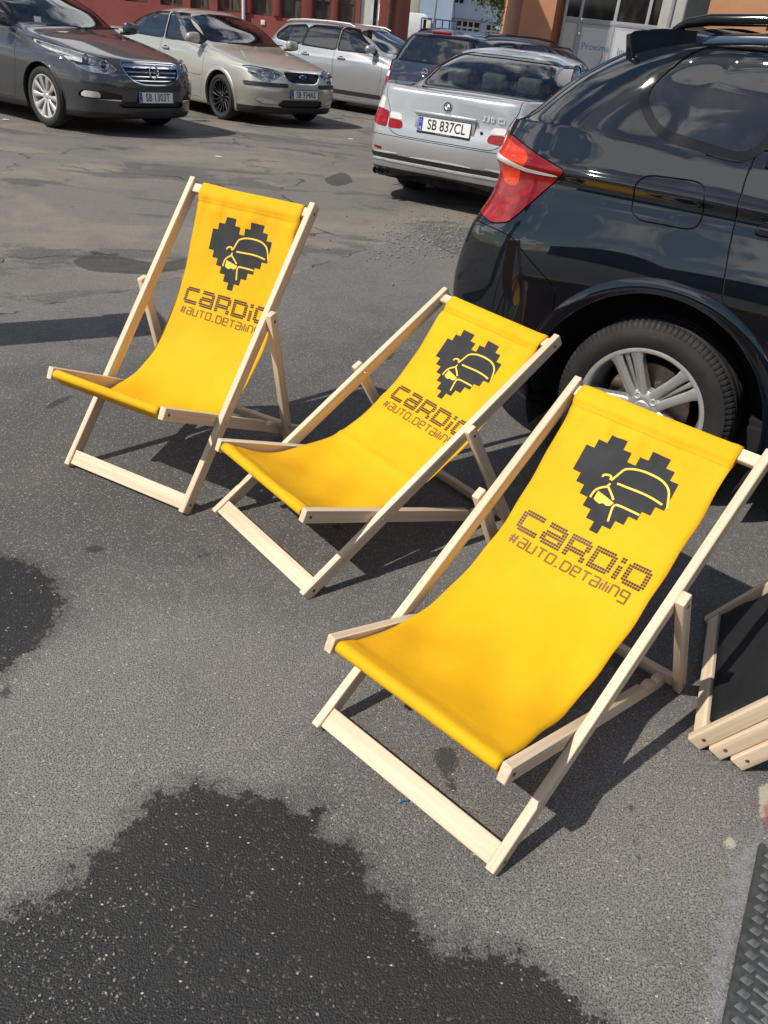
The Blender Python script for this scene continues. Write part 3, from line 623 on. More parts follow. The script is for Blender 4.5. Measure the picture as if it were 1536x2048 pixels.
def body_surface(rings,nu=10,nv=8,ten=0.92):
    A=np.array(rings,float); M,K,_=A.shape
    du=np.linalg.norm(np.diff(A[2:min(9,M)],axis=1),axis=2).mean(0); tu=np.concatenate([[0],np.cumsum(np.maximum(du,.02))])
    dv=np.linalg.norm(np.diff(A,axis=0),axis=2).mean(1); tv=np.concatenate([[0],np.cumsum(np.maximum(dv,.008))])
    Wu=herm(tu,nu,ten); Wv=herm(tv,nv,ten); sg=np.array([1,-1,1])
    E=np.concatenate([A[:,1:2]*sg,A,A[:,-2:-1]*sg],1)
    B=np.einsum('uk,mkc->muc',Wu,E)
    lo=2*B[0:1]-B[1:2]; hi=B[-2:-1]*sg
    E2=np.concatenate([lo,B,hi],0); G=np.einsum('vm,muc->vuc',Wv,E2)
    G[:,0,1]=0; G[:,-1,1]=0; G[-1,:,1]=0
    nV,nU,_=G.shape
    gu=np.gradient(np.concatenate([G[:,1:2]*sg,G,G[:,-2:-1]*sg],1),axis=1)[:,1:-1]; gv=np.gradient(np.concatenate([2*G[:1]-G[1:2],G,G[-2:-1]*sg],0),axis=0)[1:-1]
    N=np.cross(gv,gu); l=np.linalg.norm(N,axis=2,keepdims=True); N=N/np.maximum(l,1e-12)
    # outward
    c=np.array([0,0,.6]); 
    if (N[nV//3,nU//2]*np.array([0,1,0])).sum()<0: N=-N
    kk=int(nV*0.4); ar=np.concatenate([[0],np.cumsum(np.linalg.norm(np.diff(G[kk],axis=0),axis=1))])
    S=np.tile(ar,(nV,1))
    ii,jj=np.meshgrid(np.arange(nV-1),np.arange(nU-1),indexing='ij'); q=(ii*nU+jj).ravel()
    F=np.stack([q,q+nU,q+nU+1,q+1],1)
    # orient faces outward
    V=G.reshape(-1,3); Nf=N.reshape(-1,3); f=F[len(F)//2]; fn=np.cross(V[f[1]]-V[f[0]],V[f[2]]-V[f[0]])
    if fn@Nf[f[0]]<0: F=F[:,::-1]
    return Piece(V,Nf,S.ravel(),[tuple(int(i) for i in f) for f in F])
def clip(p,d):
    """split a piece along d=0: (inside, outside)"""
    d=np.asarray(d,float); d=np.where(np.abs(d)<1e-7,1e-7,d)
    pos=d>0; Fi=[];Fo=[];nV=[];nN=[];nS=[]; base=len(p.V); cache={}
    def cut(a,b):
        k=(a,b) if a<b else (b,a)
        if k in cache: return cache[k]
        t=d[k[0]]/(d[k[0]]-d[k[1]]); nV.append(p.V[k[0]]*(1-t)+p.V[k[1]]*t); n=p.N[k[0]]*(1-t)+p.N[k[1]]*t; nN.append(n/max(np.linalg.norm(n),1e-9)); nS.append(p.S[k[0]]*(1-t)+p.S[k[1]]*t)
        cache[k]=base+len(nV)-1; return cache[k]
    for f in p.F:
        c=[pos[i] for i in f]
        if all(c): Fi.append(f); continue
        if not any(c): Fo.append(f); continue
        a=[];b=[]
        for i in range(len(f)):
            u,v=f[i],f[(i+1)%len(f)]
            (a if pos[u] else b).append(u)
            if pos[u]!=pos[v]: x=cut(u,v); a.append(x); b.append(x)
        if len(a)>2: Fi.append(tuple(a))
        if len(b)>2: Fo.append(tuple(b))
    V=np.vstack([p.V,np.array(nV)]) if nV else p.V; N=np.vstack([p.N,np.array(nN)]) if nV else p.N; S=np.concatenate([p.S,np.array(nS)]) if nV else p.S
    return Piece(V,N,S,Fi).compact(),Piece(V,N,S,Fo).compact()
def chaikin(P,n=2):
    """round the corners of an outline; n sets the radius"""
    if n==0: return list(P)
    r={1:.022,2:.035,3:.055}.get(n,.03); Q=[]; m=len(P)
    for i in range(m):
        a,b,c=P[i-1],P[i],P[(i+1)%m]; la=math.hypot(a[0]-b[0],a[1]-b[1]); lc=math.hypot(c[0]-b[0],c[1]-b[1])
        if la<1e-6 or lc<1e-6: continue
        ra,rc=min(r,la*.45),min(r,lc*.45)
        s0=(b[0]+(a[0]-b[0])*ra/la,b[1]+(a[1]-b[1])*ra/la); s1=(b[0]+(c[0]-b[0])*rc/lc,b[1]+(c[1]-b[1])*rc/lc)
        for k in range(6):
            u=k/5; Q.append((s0[0]*(1-u)**2+2*u*(1-u)*b[0]+s1[0]*u*u,s0[1]*(1-u)**2+2*u*(1-u)*b[1]+s1[1]*u*u))
    return Q
def sd_side(poly,rnd=2,ymin=0.25,grow=0.0):
    P=chaikin(poly,rnd)
    return lambda p,g=0.0: np.minimum(sd_poly(p.V[:,0],p.V[:,2],P)+grow+g,(p.V[:,1]-ymin)*4)
def sd_wrap(poly,rnd=2,grow=0.0):
    P=chaikin(poly,rnd)
    return lambda p,g=0.0: sd_poly(p.S,p.V[:,2],P)+grow+g
def sd_end(poly,rnd=2,xlim=0.0,front=True,grow=0.0):
    """outline in (y,z) on the front or rear"""
    P=chaikin(poly,rnd)
    return lambda p,g=0.0: np.minimum(sd_poly(p.V[:,1],p.V[:,2],P)+grow+g,((p.V[:,0]-xlim) if front else (xlim-p.V[:,0]))*4)
def sd_top(poly,rnd=2,zmin=0.7,grow=0.0):
    P=chaikin(poly,rnd)
    return lambda p,g=0.0: np.minimum(sd_poly(p.V[:,0],p.V[:,1],P)+grow+g,(p.V[:,2]-zmin)*4)
def bounds_edges(F):
    c={}
    for f in F:
        for i in range(len(f)):
            a,b=f[i],f[(i+1)%len(f)]
            if (b,a) in c: del c[(b,a)]
            else: c[(a,b)]=1
    return list(c)
def piece_mesh(p,lift=0.0,thick=0.0,mirror=False,both=False):
    V=p.V+p.N*lift; N=p.N; F=list(p.F)
    if thick:
        n=len(V); E=bounds_edges(F); VV=[];NN=[]
        for a,b in E:
            if both and abs(V[a][1])<1e-4 and abs(V[b][1])<1e-4: continue
            wn=np.cross(V[b]-V[a],p.N[a]); l=np.linalg.norm(wn); wn=wn/l if l>1e-9 else p.N[a]
            i=n+len(VV); VV+=[V[a],V[b],V[b]-p.N[b]*thick,V[a]-p.N[a]*thick]; NN+=[wn]*4; F.append((i+1,i,i+3,i+2))
        if VV: V=np.vstack([V,np.array(VV)]); N=np.vstack([N,np.array(NN)])
    sg=np.array([1,-1,1])
    if both:
        n=len(V); F=F+[tuple(i+n for i in f[::-1]) for f in F]; V=np.vstack([V,V*sg]); N=np.vstack([N,N*sg])
    elif mirror: V=V*sg; N=N*sg; F=[f[::-1] for f in F]
    me=bpy.data.meshes.new('panel'); me.from_pydata(V.tolist(),[],F); me.update()
    me.polygons.foreach_set('use_smooth',[True]*len(me.polygons))
    try: me.normals_split_custom_set_from_vertices(N.tolist())
    except Exception: pass
    return me
def merge(ps):
    V=[];N=[];S=[];F=[]; o=0
    for p in ps:
        if p.empty(): continue
        V.append(p.V);N.append(p.N);S.append(p.S);F+=[tuple(i+o for i in f) for f in p.F]; o+=len(p.V)
    return Piece(np.vstack(V),np.vstack(N),np.concatenate(S),F)
class Car:
    def __init__(s,name,label,loc,yaw,rings,paint,nu=10,nv=8,z0=0.0):
        s.t=thing(name,label,'car',(loc[0],loc[1],-SLOPE*max(0,loc[1]-11.0)+z0),yaw); s.paint=paint
        if loc[1]>11.0: s.t.rotation_euler=(Matrix.Rotation(-math.atan(SLOPE),3,'X')@Matrix.Rotation(yaw,3,'Z')).to_euler()
        s.p=body_surface(rings,nu,nv); s.full=s.p; s.gaps=[]
    def take(s,fn,g=0.0):
        a,b=clip(s.p,fn(s.p,g)); s.p=b; return a
    def add(s,name,piece,mat,lift=0.0,thick=0.0,sides='LR',parent=None,label=None):
        out=[]
        if piece.empty(): return out
        if sides=='C': out.append(link(name,piece_mesh(piece,lift,thick,both=True),mat,parent or s.t))
        else:
            for c in sides:
                pr=parent[c] if isinstance(parent,dict) else (parent or s.t)
                out.append(link(name,piece_mesh(piece,lift,thick,mirror=(c=='R')),mat,pr))
        if label:
            for o in out: o['label']=label
        return {c:o for c,o in zip(sides,out)} if sides!='C' else out[0]
    def panel(s,name,fn,mat=None,gap=0.0028,sides='LR',lift=0.0,parent=None):
        """a panel with a dark joint round it"""
        a=s.take(fn,gap)
        ins,strip=clip(a,fn(a,-gap)); s.gaps.append(strip)
        return s.add(name,ins,mat or s.paint,lift,0.012,sides,parent),ins
    def pane(s,name,fn,mat,trim=0.016,trim_mat='black_trim',sides='LR',sink=0.004,trim_lift=0.002,parent=None,trim_name='window_trim'):
        a=s.take(fn,trim); g,st=clip(a,fn(a,0.0))
        w=s.add(name,g,mat,-sink,0.0,sides,parent)
        if trim>0:
            if sides=='C': s.add(trim_name,st,trim_mat,trim_lift,0.008,'C',w)
            else: s.add(trim_name,st,trim_mat,trim_lift,0.008,sides,w)
        return w
    def wheel_arch(s,xa,rad,zw,mould=0.0,mould_mat=None,ymin=0.4,zmax=1.2):
        fn=lambda p,g=0.0: np.minimum(np.minimum(rad+g-np.hypot(p.V[:,0]-xa,p.V[:,2]-zw),(p.V[:,1]-ymin)*4),(zmax-p.V[:,2])*4)
        if mould:
            a=s.take(fn,mould); rest=clip(a,fn(a,0.0))[1]; rings_=[]
            for k in range(1,6):
                i_,rest=clip(rest,fn(rest,mould*k/6)); rings_.append(i_)
            st=merge(rings_+[rest]); rx_=np.stack([st.V[:,0]-xa,0*st.V[:,0],st.V[:,2]-zw],1); rr_=np.linalg.norm(rx_,axis=1); tt=np.clip((rr_-rad)/mould,0,1); bl=.009
            st.V=st.V+st.N*(bl*np.sqrt(np.maximum(0,1-(1.25*tt-.25)**2)))[:,None]; sl=bl/mould*2.2*np.clip(1.6*tt-.4,-.3,1.2)
            st.N=st.N+rx_/np.maximum(rr_,1e-6)[:,None]*sl[:,None]; st.N/=np.linalg.norm(st.N,axis=1)[:,None]
            s.add('arch_moulding',st,mould_mat or s.paint,0.004,0.04)
        else:
            a=s.take(fn,0.022); st=clip(a,fn(a,0.0))[1]; s.add('arch_lip',st,s.paint,0.004,0.03)
        # dark liner behind the opening
        ym=float(a.V[:,1].max()) if not a.empty() else 0.8
        V=[];F=[]; n=30
        for i in range(n+1):
            an=R(-25)+R(230)*i/n
            for yy,rr in ((ym-0.022,rad+0.012),(ym-0.30,rad+0.012),(ym-0.31,0.10)): V.append((xa+rr*math.cos(an),yy,zw+rr*math.sin(an)))
        for i in range(n):
            for k in range(2): F.append((i*3+k,i*3+k+1,i*3+k+4,i*3+k+3))
        for sg in (1,-1): link('wheel_liner',mesh_from([(x,y*sg,z) for x,y,z in V],F),'liner',s.t,smooth=True)
    def finish(s,interior=None):
        b=link('body',piece_mesh(s.p,0.0,0.006,both=True),s.paint,s.t)
        if s.gaps:
            tag(link('panel_gap',piece_mesh(merge(s.gaps),-0.006,0.0,both=True),'gap_black',b),kind='stuff')
        # underside
        return b
def surf_at(piece,x=None,y=None,z=None,S=None):
    """nearest surface vertex (point, normal) to given coordinates"""
    d=np.zeros(len(piece.V))
    for v,c in ((x,0),(y,1),(z,2)):
        if v is not None: d+=(piece.V[:,c]-v)**2
    if S is not None: d+=(piece.S-S)**2
    i=int(d.argmin()); return piece.V[i],piece.N[i]
# ------------------------------------------------------------------ paints, glass, rubber
def paint(name,col,flake,rough=0.35,metal=0.0,dirt=0.0,dirtcol=(0.16,0.14,0.12),spec=0.3,ior=1.55):
    t=NT(name); P=t.obj(); vo=t.n('ShaderNodeTexVoronoi',{'Vector':P,'Scale':1800.0}); vc=t.n('ShaderNodeSeparateColor',{'Color':vo.outputs['Color']}).outputs[0]
    c=t.mix(t.math('MULTIPLY',vc,0.55),col,flake)
    sep=t.n('ShaderNodeSeparateXYZ',{'Vector':P}); dm=t.math('MULTIPLY',t.ramp(sep.outputs['Z'],0.55,0.15),t.ramp(t.noise(P,6.0,5.0,0.65),0.30,0.75)); dm=t.math('MULTIPLY',dm,dirt)
    fd=t.math('MULTIPLY',t.ramp(t.noise(P,14.0,6.0,0.7),0.45,0.8),dirt*0.18); dm=t.math('MAXIMUM',dm,fd)
    c=t.mix(dm,c,dirtcol)
    b=t.bsdf(Base_Color=c,Metallic=metal,Roughness=t.math('ADD',rough,t.math('MULTIPLY',dm,0.3)))
    t.set(b.inputs['Coat Weight'],t.math('SUBTRACT',1.0,t.math('MULTIPLY',dm,1.2),clamp=True)); t.set(b.inputs['Coat Roughness'],t.ramp(t.noise(P,9.0,5.0,0.6),0.3,0.75,0.012,0.05+0.04*dirt)); b.inputs['Coat IOR'].default_value=ior
    b.inputs['Specular IOR Level'].default_value=spec
    wv=t.noise(P,3.0,2.0); t.set(b.inputs['Coat Normal'],t.bump(wv,0.03,0.01))
    return t.done(b)
paint('paint_black',(0.0022,0.0034,0.0056),(0.006,0.010,0.0175),0.5,0.0,0.02,spec=0.0,ior=1.68)
paint('paint_silver_blue',(0.40,0.405,0.415),(0.60,0.605,0.615),0.33,0.55,0.25)
paint('paint_grey',(0.035,0.037,0.041),(0.10,0.105,0.115),0.33,0.45,0.25)
paint('paint_sand',(0.40,0.385,0.335),(0.60,0.585,0.525),0.36,0.50,0.35)
paint('paint_silver',(0.34,0.345,0.355),(0.53,0.535,0.55),0.34,0.55,0.25)
paint('paint_navy',(0.010,0.014,0.030),(0.035,0.045,0.085),0.32,0.30,0.25)
paint('paint_white',(0.72,0.72,0.71),(0.76,0.76,0.75),0.4,0.0,0.3)
def glass(name,tint,refl=1.0,rough=0.01):
    t=NT(name); P=t.obj(); fr=t.n('ShaderNodeFresnel',{'IOR':1.5}); tr=t.n('ShaderNodeBsdfTransparent',{'Color':tint}); gl=t.n('ShaderNodeBsdfGlossy',{'Color':(0.95,0.97,1.0),'Roughness':rough})
    d=t.n('ShaderNodeBsdfDiffuse',{'Color':(0.30,0.29,0.27)}); dirt=t.math('MULTIPLY',t.ramp(t.noise(P,7.0,5.0,0.65),0.40,0.8),0.05)
    m=t.n('ShaderNodeMixShader',{0:t.math('ADD',t.math('MULTIPLY',fr.outputs[0],refl),0.02,clamp=True)}); t.link(tr.outputs[0],m.inputs[1]); t.link(gl.outputs[0],m.inputs[2])
    m2=t.n('ShaderNodeMixShader',{0:dirt}); t.link(m.outputs[0],m2.inputs[1]); t.link(d.outputs[0],m2.inputs[2]); t.done(m2)
glass('car_glass',(0.60,0.68,0.66),1.4); glass('dark_glass',(0.10,0.115,0.125),1.7); glass('lamp_glass',(0.92,0.94,0.95),1.0)
def lens(name,col,dark):
    t=NT(name); P=t.obj(); w=t.n('ShaderNodeTexWave',{'Vector':P,'Scale':9.0,'Distortion':1.5},bands_direction='Z'); n_=t.noise(P,16.0,2.0)
    c=t.mix(t.ramp(t.math('ADD',t.math('MULTIPLY',w.outputs['Fac'],0.18),t.math('MULTIPLY',n_,0.8)),0.20,0.75),dark,col)
    b=t.bsdf(Base_Color=c,Roughness=0.22); b.inputs['Coat Weight'].default_value=0.55; b.inputs['Coat Roughness'].default_value=0.015; b.inputs['Specular IOR Level'].default_value=0.2; t.done(b)
lens('lens_red',(0.32,0.003,0.003),(0.17,0.002,0.002)); lens('lens_deep_red',(0.20,0.005,0.006),(0.13,0.003,0.004)); lens('lens_orange',(0.62,0.045,0.006),(0.48,0.022,0.005)); lens('lens_clear',(0.70,0.68,0.66),(0.58,0.55,0.53)); lens('lens_smoke',(0.10,0.03,0.035),(0.04,0.01,0.012))
plain('black_trim',(0.006,0.006,0.007),0.09,0.0,0.0,spec=0.45); plain('black_plastic',(0.016,0.016,0.017),0.55,bump=0.3,scale=400); plain('gap_black',(0.004,0.004,0.004),0.8); plain('liner',(0.008,0.008,0.008),0.9)
plain('chrome',(0.82,0.83,0.84),0.09,1.0,var=0.03); plain('alloy',(0.66,0.65,0.63),0.33,0.70,0.3,var=0.06); plain('alloy_bright',(0.70,0.68,0.66),0.36,0.75,0.3,var=0.05); plain('alloy_black',(0.008,0.008,0.009),0.28,0.0,0.8); plain('brake_disc',(0.30,0.24,0.20),0.45,0.9,var=0.3); plain('lamp_silver',(0.66,0.67,0.68),0.28,0.35,0.5)
plain('seat_dark',(0.022,0.022,0.024),0.8,var=0.3); plain('seat_grey',(0.10,0.10,0.105),0.85,var=0.3); plain('plate_white',(0.74,0.74,0.70),0.45,var=0.05); plain('plate_blue',(0.01,0.05,0.42),0.45); plain('ink_black',(0.008,0.008,0.008),0.5); plain('badge_blue',(0.015,0.13,0.45),0.3,0,0.5); plain('badge_white',(0.80,0.80,0.80),0.3,0,0.5); plain('star_yellow',(0.8,0.6,0.05),0.5)
t=NT('tyre'); P=t.obj(); f=t.noise(P,60.0,4.0,0.6); f2=t.noise(P,8.0,3.0); c=t.mix(t.ramp(f2,0.3,0.7),(0.009,0.009,0.0095),(0.018,0.0178,0.0175)); c=t.mix(t.math('MULTIPLY',t.ramp(f,0.5,0.8),0.35),c,(0.045,0.042,0.038)); t.done(t.bsdf(Base_Color=c,Roughness=0.72,Normal=t.bump(f,0.15,0.001)))
# ------------------------------------------------------------------ wheels
def tyre_mesh(ro,ri,w,blocks=64,tread=True):
    """tyre about the Y axis; outer face at +Y"""
    h=w/2
    prof=[(ri-0.004,h-0.028),(ri+0.004,h-0.012),(ri+0.014,h-0.006),(ri+(ro-ri)*.35,h+0.003),(ri+(ro-ri)*.55,h+0.002),(ri+(ro-ri)*.74,h-0.006),(ro-0.022,h-0.016),(ro-0.009,h-0.027),(ro-0.002,h-0.045)]
    gro=[0.55,0.15,-0.15,-0.55] 
    mid=[]
    ys=np.linspace(h-0.05,-(h-0.05),25)
    for y in ys:
        gdep=0.0
        for g in gro:
            if abs(y-g*h)<0.0055: gdep=0.007
        mid.append((ro-gdep-0.004*(y/h)**2,y))
    full=prof+mid+[(r,-y) for r,y in prof[::-1]]
    n=blocks*4; V=[];F=[]
    for j,(r,y) in enumerate(full):
        for k in range(n):
            a=2*math.pi*k/n; rr=r
            if tread and abs(y)>h*0.60 and abs(y)<h-0.010 and r>ro-0.03 and (k%4)==0: rr=r-0.0045
            aa=a
            V.append((rr*math.cos(aa),y,rr*math.sin(aa)))
    m=len(full)
    for j in range(m-1):
        for k in range(n): F.append((j*n+k,j*n+(k+1)%n,(j+1)*n+(k+1)%n,(j+1)*n+k))
    return smooth_mesh((V,F),'tyre',28)
def spoke_vf(secs,n_arc=1):
    """a spoke as a loft: sections (r, angle offset, half width, face depth, thickness)"""
    V=[];F=[]
    for r,a,w,d,tk in secs:
        c,s=math.cos(a),math.sin(a); bx=min(w*0.45,0.007)
        for (q,dy) in ((-w,-tk),(-w,-bx*0.8),(-w+bx,0),(w-bx,0),(w,-bx*0.8),(w,-tk)):
            # q is across the spoke
            x=r*c-q*s; z=r*s+q*c; V.append((x,d+dy,z))
    for i in range(len(secs)-1):
        for k in range(5): F.append((i*6+k,i*6+k+1,(i+1)*6+k+1,(i+1)*6+k))
        F.append((i*6+5,i*6,(i+1)*6,(i+1)*6+5))
    e=(len(secs)-1)*6; F.append(tuple(range(6))); F.append(tuple(e+k for k in range(5,-1,-1)))
    return V,F
def rot_vf(vf,a):
    c,s=math.cos(a),math.sin(a); return [(x*c-z*s,y,x*s+z*c) for x,y,z in vf[0]],vf[1]
WHEELS={}
def wheel_parts(kind,ro,ri,w,rim_mat,tread):
    key=(kind,ro,ri,w,rim_mat,tread)
    if key in WHEELS: return WHEELS[key]
    h=w/2; out=[]
    out.append(('tyre',tyre_mesh(ro,ri,w,96 if tread else 40,tread),'tyre'))
    face=h-0.012
    barrel=smooth_mesh(lathe([(ri+0.006,face-0.006),(ri+0.009,face),(ri+0.002,face+0.003),(ri-0.010,face),(ri-0.016,face-0.010),(ri-0.020,face-0.05),(ri-0.035,face-0.09),(ri-0.035,-h*0.7)],72,'Y'))
    out.append(('rim',barrel,rim_mat))
    def joined(parts,nm='spoke'): return smooth_mesh(join_vf(parts),nm,42)
    if kind=='double5':
        for k in range(5):
            a=2*math.pi*k/5+R(90); P=[]
            for sg in (-1,1):
                P.append(spoke_vf([(0.050,sg*0.36,0.018,face-0.030,0.05),(0.085,sg*0.29,0.018,face-0.025,0.05),(0.14,sg*0.215,0.0170,face-0.015,0.045),(0.20,sg*0.185,0.0190,face-0.006,0.04),(ri-0.008,sg*0.180,0.026,face-0.001,0.03)]))
            P.append(spoke_vf([(0.075,0,0.005,face-0.040,0.04),(0.14,0,0.0055,face-0.028,0.04),(0.20,0,0.008,face-0.014,0.035),(ri-0.008,0,0.011,face-0.005,0.03)]))
            out.append(('spoke',joined([rot_vf(p,a) for p in P]),rim_mat))
    elif kind=='ten':
        for k in range(10):
            a=2*math.pi*k/10+R(9)
            out.append(('spoke',joined([rot_vf(spoke_vf([(0.055,0,0.016,face-0.022,0.04),(0.10,0,0.017,face-0.012,0.04),(0.16,0,0.026,face-0.005,0.035),(ri-0.008,0,0.040,face-0.001,0.03)]),a)]),rim_mat))
    elif kind=='twist':
        for k in range(15):
            a=2*math.pi*k/15
            out.append(('spoke',joined([rot_vf(spoke_vf([(0.045,0,0.010,face-0.035,0.03),(0.10,0.05,0.009,face-0.024,0.03),(0.16,0.12,0.009,face-0.012,0.03),(ri-0.006,0.20,0.012,face-0.002,0.025)]),a)]),rim_mat))
    else:
        for k in range(5):
            a=2*math.pi*k/5+R(90)
            out.append(('spoke',joined([rot_vf(spoke_vf([(0.05,0,0.026,face-0.02,0.04),(0.12,0,0.026,face-0.008,0.04),(ri-0.008,0,0.036,face-0.001,0.03)]),a)]),rim_mat))
    hubd=face-0.020 if kind!='double5' else face-0.026
    out.append(('hub',smooth_mesh(lathe([(0.0003,hubd+0.002),(0.030,hubd+0.001),(0.034,hubd-0.003),(0.037,hubd-0.001),(0.062,hubd-0.003),(0.076,hubd-0.010),(0.080,hubd-0.05)],40,'Y')),rim_mat))
    for k in range(5):
        a=2*math.pi*k/5+(R(90)+math.pi/5*0 if kind!='double5' else R(90)); 
        vf=lathe([(0.0003,-0.004),(0.008,-0.004),(0.009,0.001),(0.0125,0.002),(0.0135,-0.002)],12,'Y'); off=0.056
        out.append(('wheel_bolt',smooth_mesh(([(x+off*math.cos(a),y+hubd-0.0005,z+off*math.sin(a)) for x,y,z in vf[0]],vf[1])),'black_trim' if rim_mat=='alloy_black' else 'lamp_silver'))
    out.append(('brake_disc',smooth_mesh(lathe([(0.07,hubd-0.075),(ri*0.68,hubd-0.075),(ri*0.68,hubd-0.095),(0.07,hubd-0.095)],48,'Y')),'brake_disc'))
    out.append(('wheel_back',smooth_mesh(lathe([(0.02,-h*0.55),(ri-0.03,-h*0.6)],40,'Y')),'liner'))
    WHEELS[key]=out; return out
def add_wheel(car_t,x,y,kind,ro,ri,w,rim_mat='alloy',tread=False,spin=0.0):
    """y: outer face of the tyre; the sign says which side"""
    sg=1 if y>0 else -1
    wt=bpy.data.objects.new('wheel',None); COL.objects.link(wt); wt.parent=car_t; wt.empty_display_size=0.1
    wt.location=(x,y-sg*w/2,ro-0.006); wt.rotation_euler=(0,spin,0 if sg>0 else math.pi)
    for nm,me,mat in wheel_parts(kind,ro,ri,w,rim_mat,tread):
        if not me.materials: me.materials.append(MATS[mat])
        o=bpy.data.objects.new(nm,me); COL.objects.link(o); o.parent=wt
    return wt
# ------------------------------------------------------------------ plates, badges, seats
def place_flat(vf,name,mat,parent,origin,right,up,thick=0.0):
    """flat mesh data (x,y) laid out at origin along right/up; optional thickness towards the normal"""
    r=Vector(right).normalized(); u=Vector(up).normalized(); n=r.cross(u); o=Vector(origin)
    V=[o+r*x+u*y+n*z for x,y,z in vf[0]]; me=mesh_from(V,vf[1])
    ob=link(name,me,mat,parent)
    if thick: md=ob.modifiers.new('t','SOLIDIFY'); md.thickness=thick; md.offset=1
    return ob
def rect_vf(w,h,cx=0,cy=0,z=0): return [(cx-w/2,cy-h/2,z),(cx+w/2,cy-h/2,z),(cx+w/2,cy+h/2,z),(cx-w/2,cy+h/2,z)],[(0,1,2,3)]
def disc_vf(r,n=28,a0=0,a1=2*math.pi,z=0,ri=0.0,sx=1.0):
    V=[];F=[]
    for i in range(n+1):
        a=a0+(a1-a0)*i/n; V+=[(ri*math.cos(a)*sx,ri*math.sin(a),z),(r*math.cos(a)*sx,r*math.sin(a),z)]
    for i in range(n): F.append((2*i,2*i+1,2*i+3,2*i+2))
    return V,F
def number_plate(car_t,txt,origin,right,up,frame_text=None,w=0.52,h=0.114):
    r=Vector(right).normalized(); u=Vector(up).normalized(); n=r.cross(u); o=Vector(origin)
    me=bm_mesh(box_bm(w+0.016,h+(0.028 if frame_text else 0.016),0.012,(0,-0.006 if frame_text else 0,-0.006),0.004,2),'holder',40)
    M=Matrix(((r.x,u.x,n.x,o.x),(r.y,u.y,n.y,o.y),(r.z,u.z,n.z,o.z),(0,0,0,1)))
    hd=link('number_plate',me,'black_plastic',car_t); hd.matrix_local=M
    def fl(vf,nm,mat,dz):
        V=[(x,y,dz+z) for x,y,z in vf[0]]; return link(nm,mesh_from(V,vf[1]),mat,hd)
    fl(rect_vf(w,h),'plate_face','plate_white',0.0012); fl(rect_vf(0.044,h-0.006,-w/2+0.025),'plate_band','plate_blue',0.0022)
    vf=text_vf(txt,0.118,0.80,1.02,0.0012); fl(([(x+0.024,y-0.001,z) for x,y,z in vf[0]],vf[1]),'plate_number','ink_black',0.0030)
    vf=text_vf('PL',0.030,0.9); fl(([(x-w/2+0.025,y-0.035,z) for x,y,z in vf[0]],vf[1]),'country_code','plate_white',0.0030)
    st=[]
    for k in range(12):
        a=2*math.pi*k/12; v,f=disc_vf(0.0022,5); st.append(([(x-w/2+0.025+0.012*math.cos(a),y+0.024+0.012*math.sin(a),z) for x,y,z in v],f))
    tag(fl(join_vf(st),'star_ring','star_yellow',0.0030),kind='stuff')
    if frame_text:
        vf=text_vf(frame_text,0.013,1.1); fl(([(x,y-h/2-0.007,z) for x,y,z in vf[0]],vf[1]),'frame_text','lamp_silver',0.0012)
    return hd
def roundel(car_t,origin,right,up,r=0.041):
    """blue and white quartered round badge"""
    R_=Vector(right).normalized(); U=Vector(up).normalized(); n=R_.cross(U); o=Vector(origin)
    vf=lathe([(0.0003,0.004),(r*0.94,0.004),(r,0.002),(r,-0.003)],36,'Z'); me=smooth_mesh(vf); ob=link('badge',me,'black_trim',car_t)
    ob.matrix_local=Matrix(((R_.x,U.x,n.x,o.x),(R_.y,U.y,n.y,o.y),(R_.z,U.z,n.z,o.z),(0,0,0,1)))
    def fl(vf,nm,mat,dz): return link(nm,mesh_from([(x,y,z+dz) for x,y,z in vf[0]],vf[1]),mat,ob)
    for q in range(4): fl(disc_vf(r*0.60,10,q*math.pi/2,(q+1)*math.pi/2),'badge_quarter','badge_blue' if q%2 else 'badge_white',0.0052)
    fl(disc_vf(r*0.645,36,ri=r*0.60),'badge_ring','chrome',0.0056); fl(disc_vf(r*1.0,36,ri=r*0.94),'badge_ring','chrome',0.0048)
    return ob
def seat(car_t,x,y,z,mat='seat_dark',wd=0.48,bench=False,rest=True,h=0.62):
    st=bpy.data.objects.new('seat',None); COL.objects.link(st); st.parent=car_t; st.location=(x,y,z); st.empty_display_size=.1
    link('seat_cushion',bm_mesh(box_bm(0.50,wd,0.16,(0.18,0,0.0),0.05,3),'c',50),mat,st)
    o=link('seat_back',bm_mesh(box_bm(0.13,wd,h,(0,0,h/2),0.05,3),'b',50),mat,st,loc=(-0.06,0,0.04),rot=(0,R(-14),0))
    if rest:
        for yy in ((-wd*.3,0,wd*.3) if bench else (0,)):
            link('head_rest',bm_mesh(box_bm(0.09,0.25,0.16,(0,0,0),0.04,3),'h',50),mat,st,loc=(-0.10-(h+0.12)*math.sin(R(14)),yy,h+0.13),rot=(0,R(-10),0))
    return st
def cabin(car_t,xf,xr,zfloor,mat='seat_dark',w=0.72,xd=None,seat_h=0.62):
    for y in (-w*.5,w*.5): seat(car_t,xf,y,zfloor+0.22,mat,0.48,h=seat_h)
    seat(car_t,xr,0,zfloor+0.24,mat,1.25,True,h=seat_h*0.92)
    box('cabin_floor',xf-xr+1.9,1.42,0.04,((xf+xr)/2+0.25,0,zfloor),'liner',car_t)
    if xd is not None:
        o=link('dashboard',bm_mesh(box_bm(0.42,1.36,0.30,(xd,0,zfloor+0.55),0.09,3),'d',50),'seat_dark',car_t)
        vf=tube([(0.19*math.cos(a)*0.0+0.0,0.19*math.cos(a),0.19*math.sin(a)) for a in np.linspace(0,2*math.pi,29)[:-1]],0.014,8,True)
        link('steering_wheel',smooth_mesh(vf),'seat_dark',car_t,loc=(xd-0.34,w*.5,zfloor+0.62),rot=(0,R(-25),0))
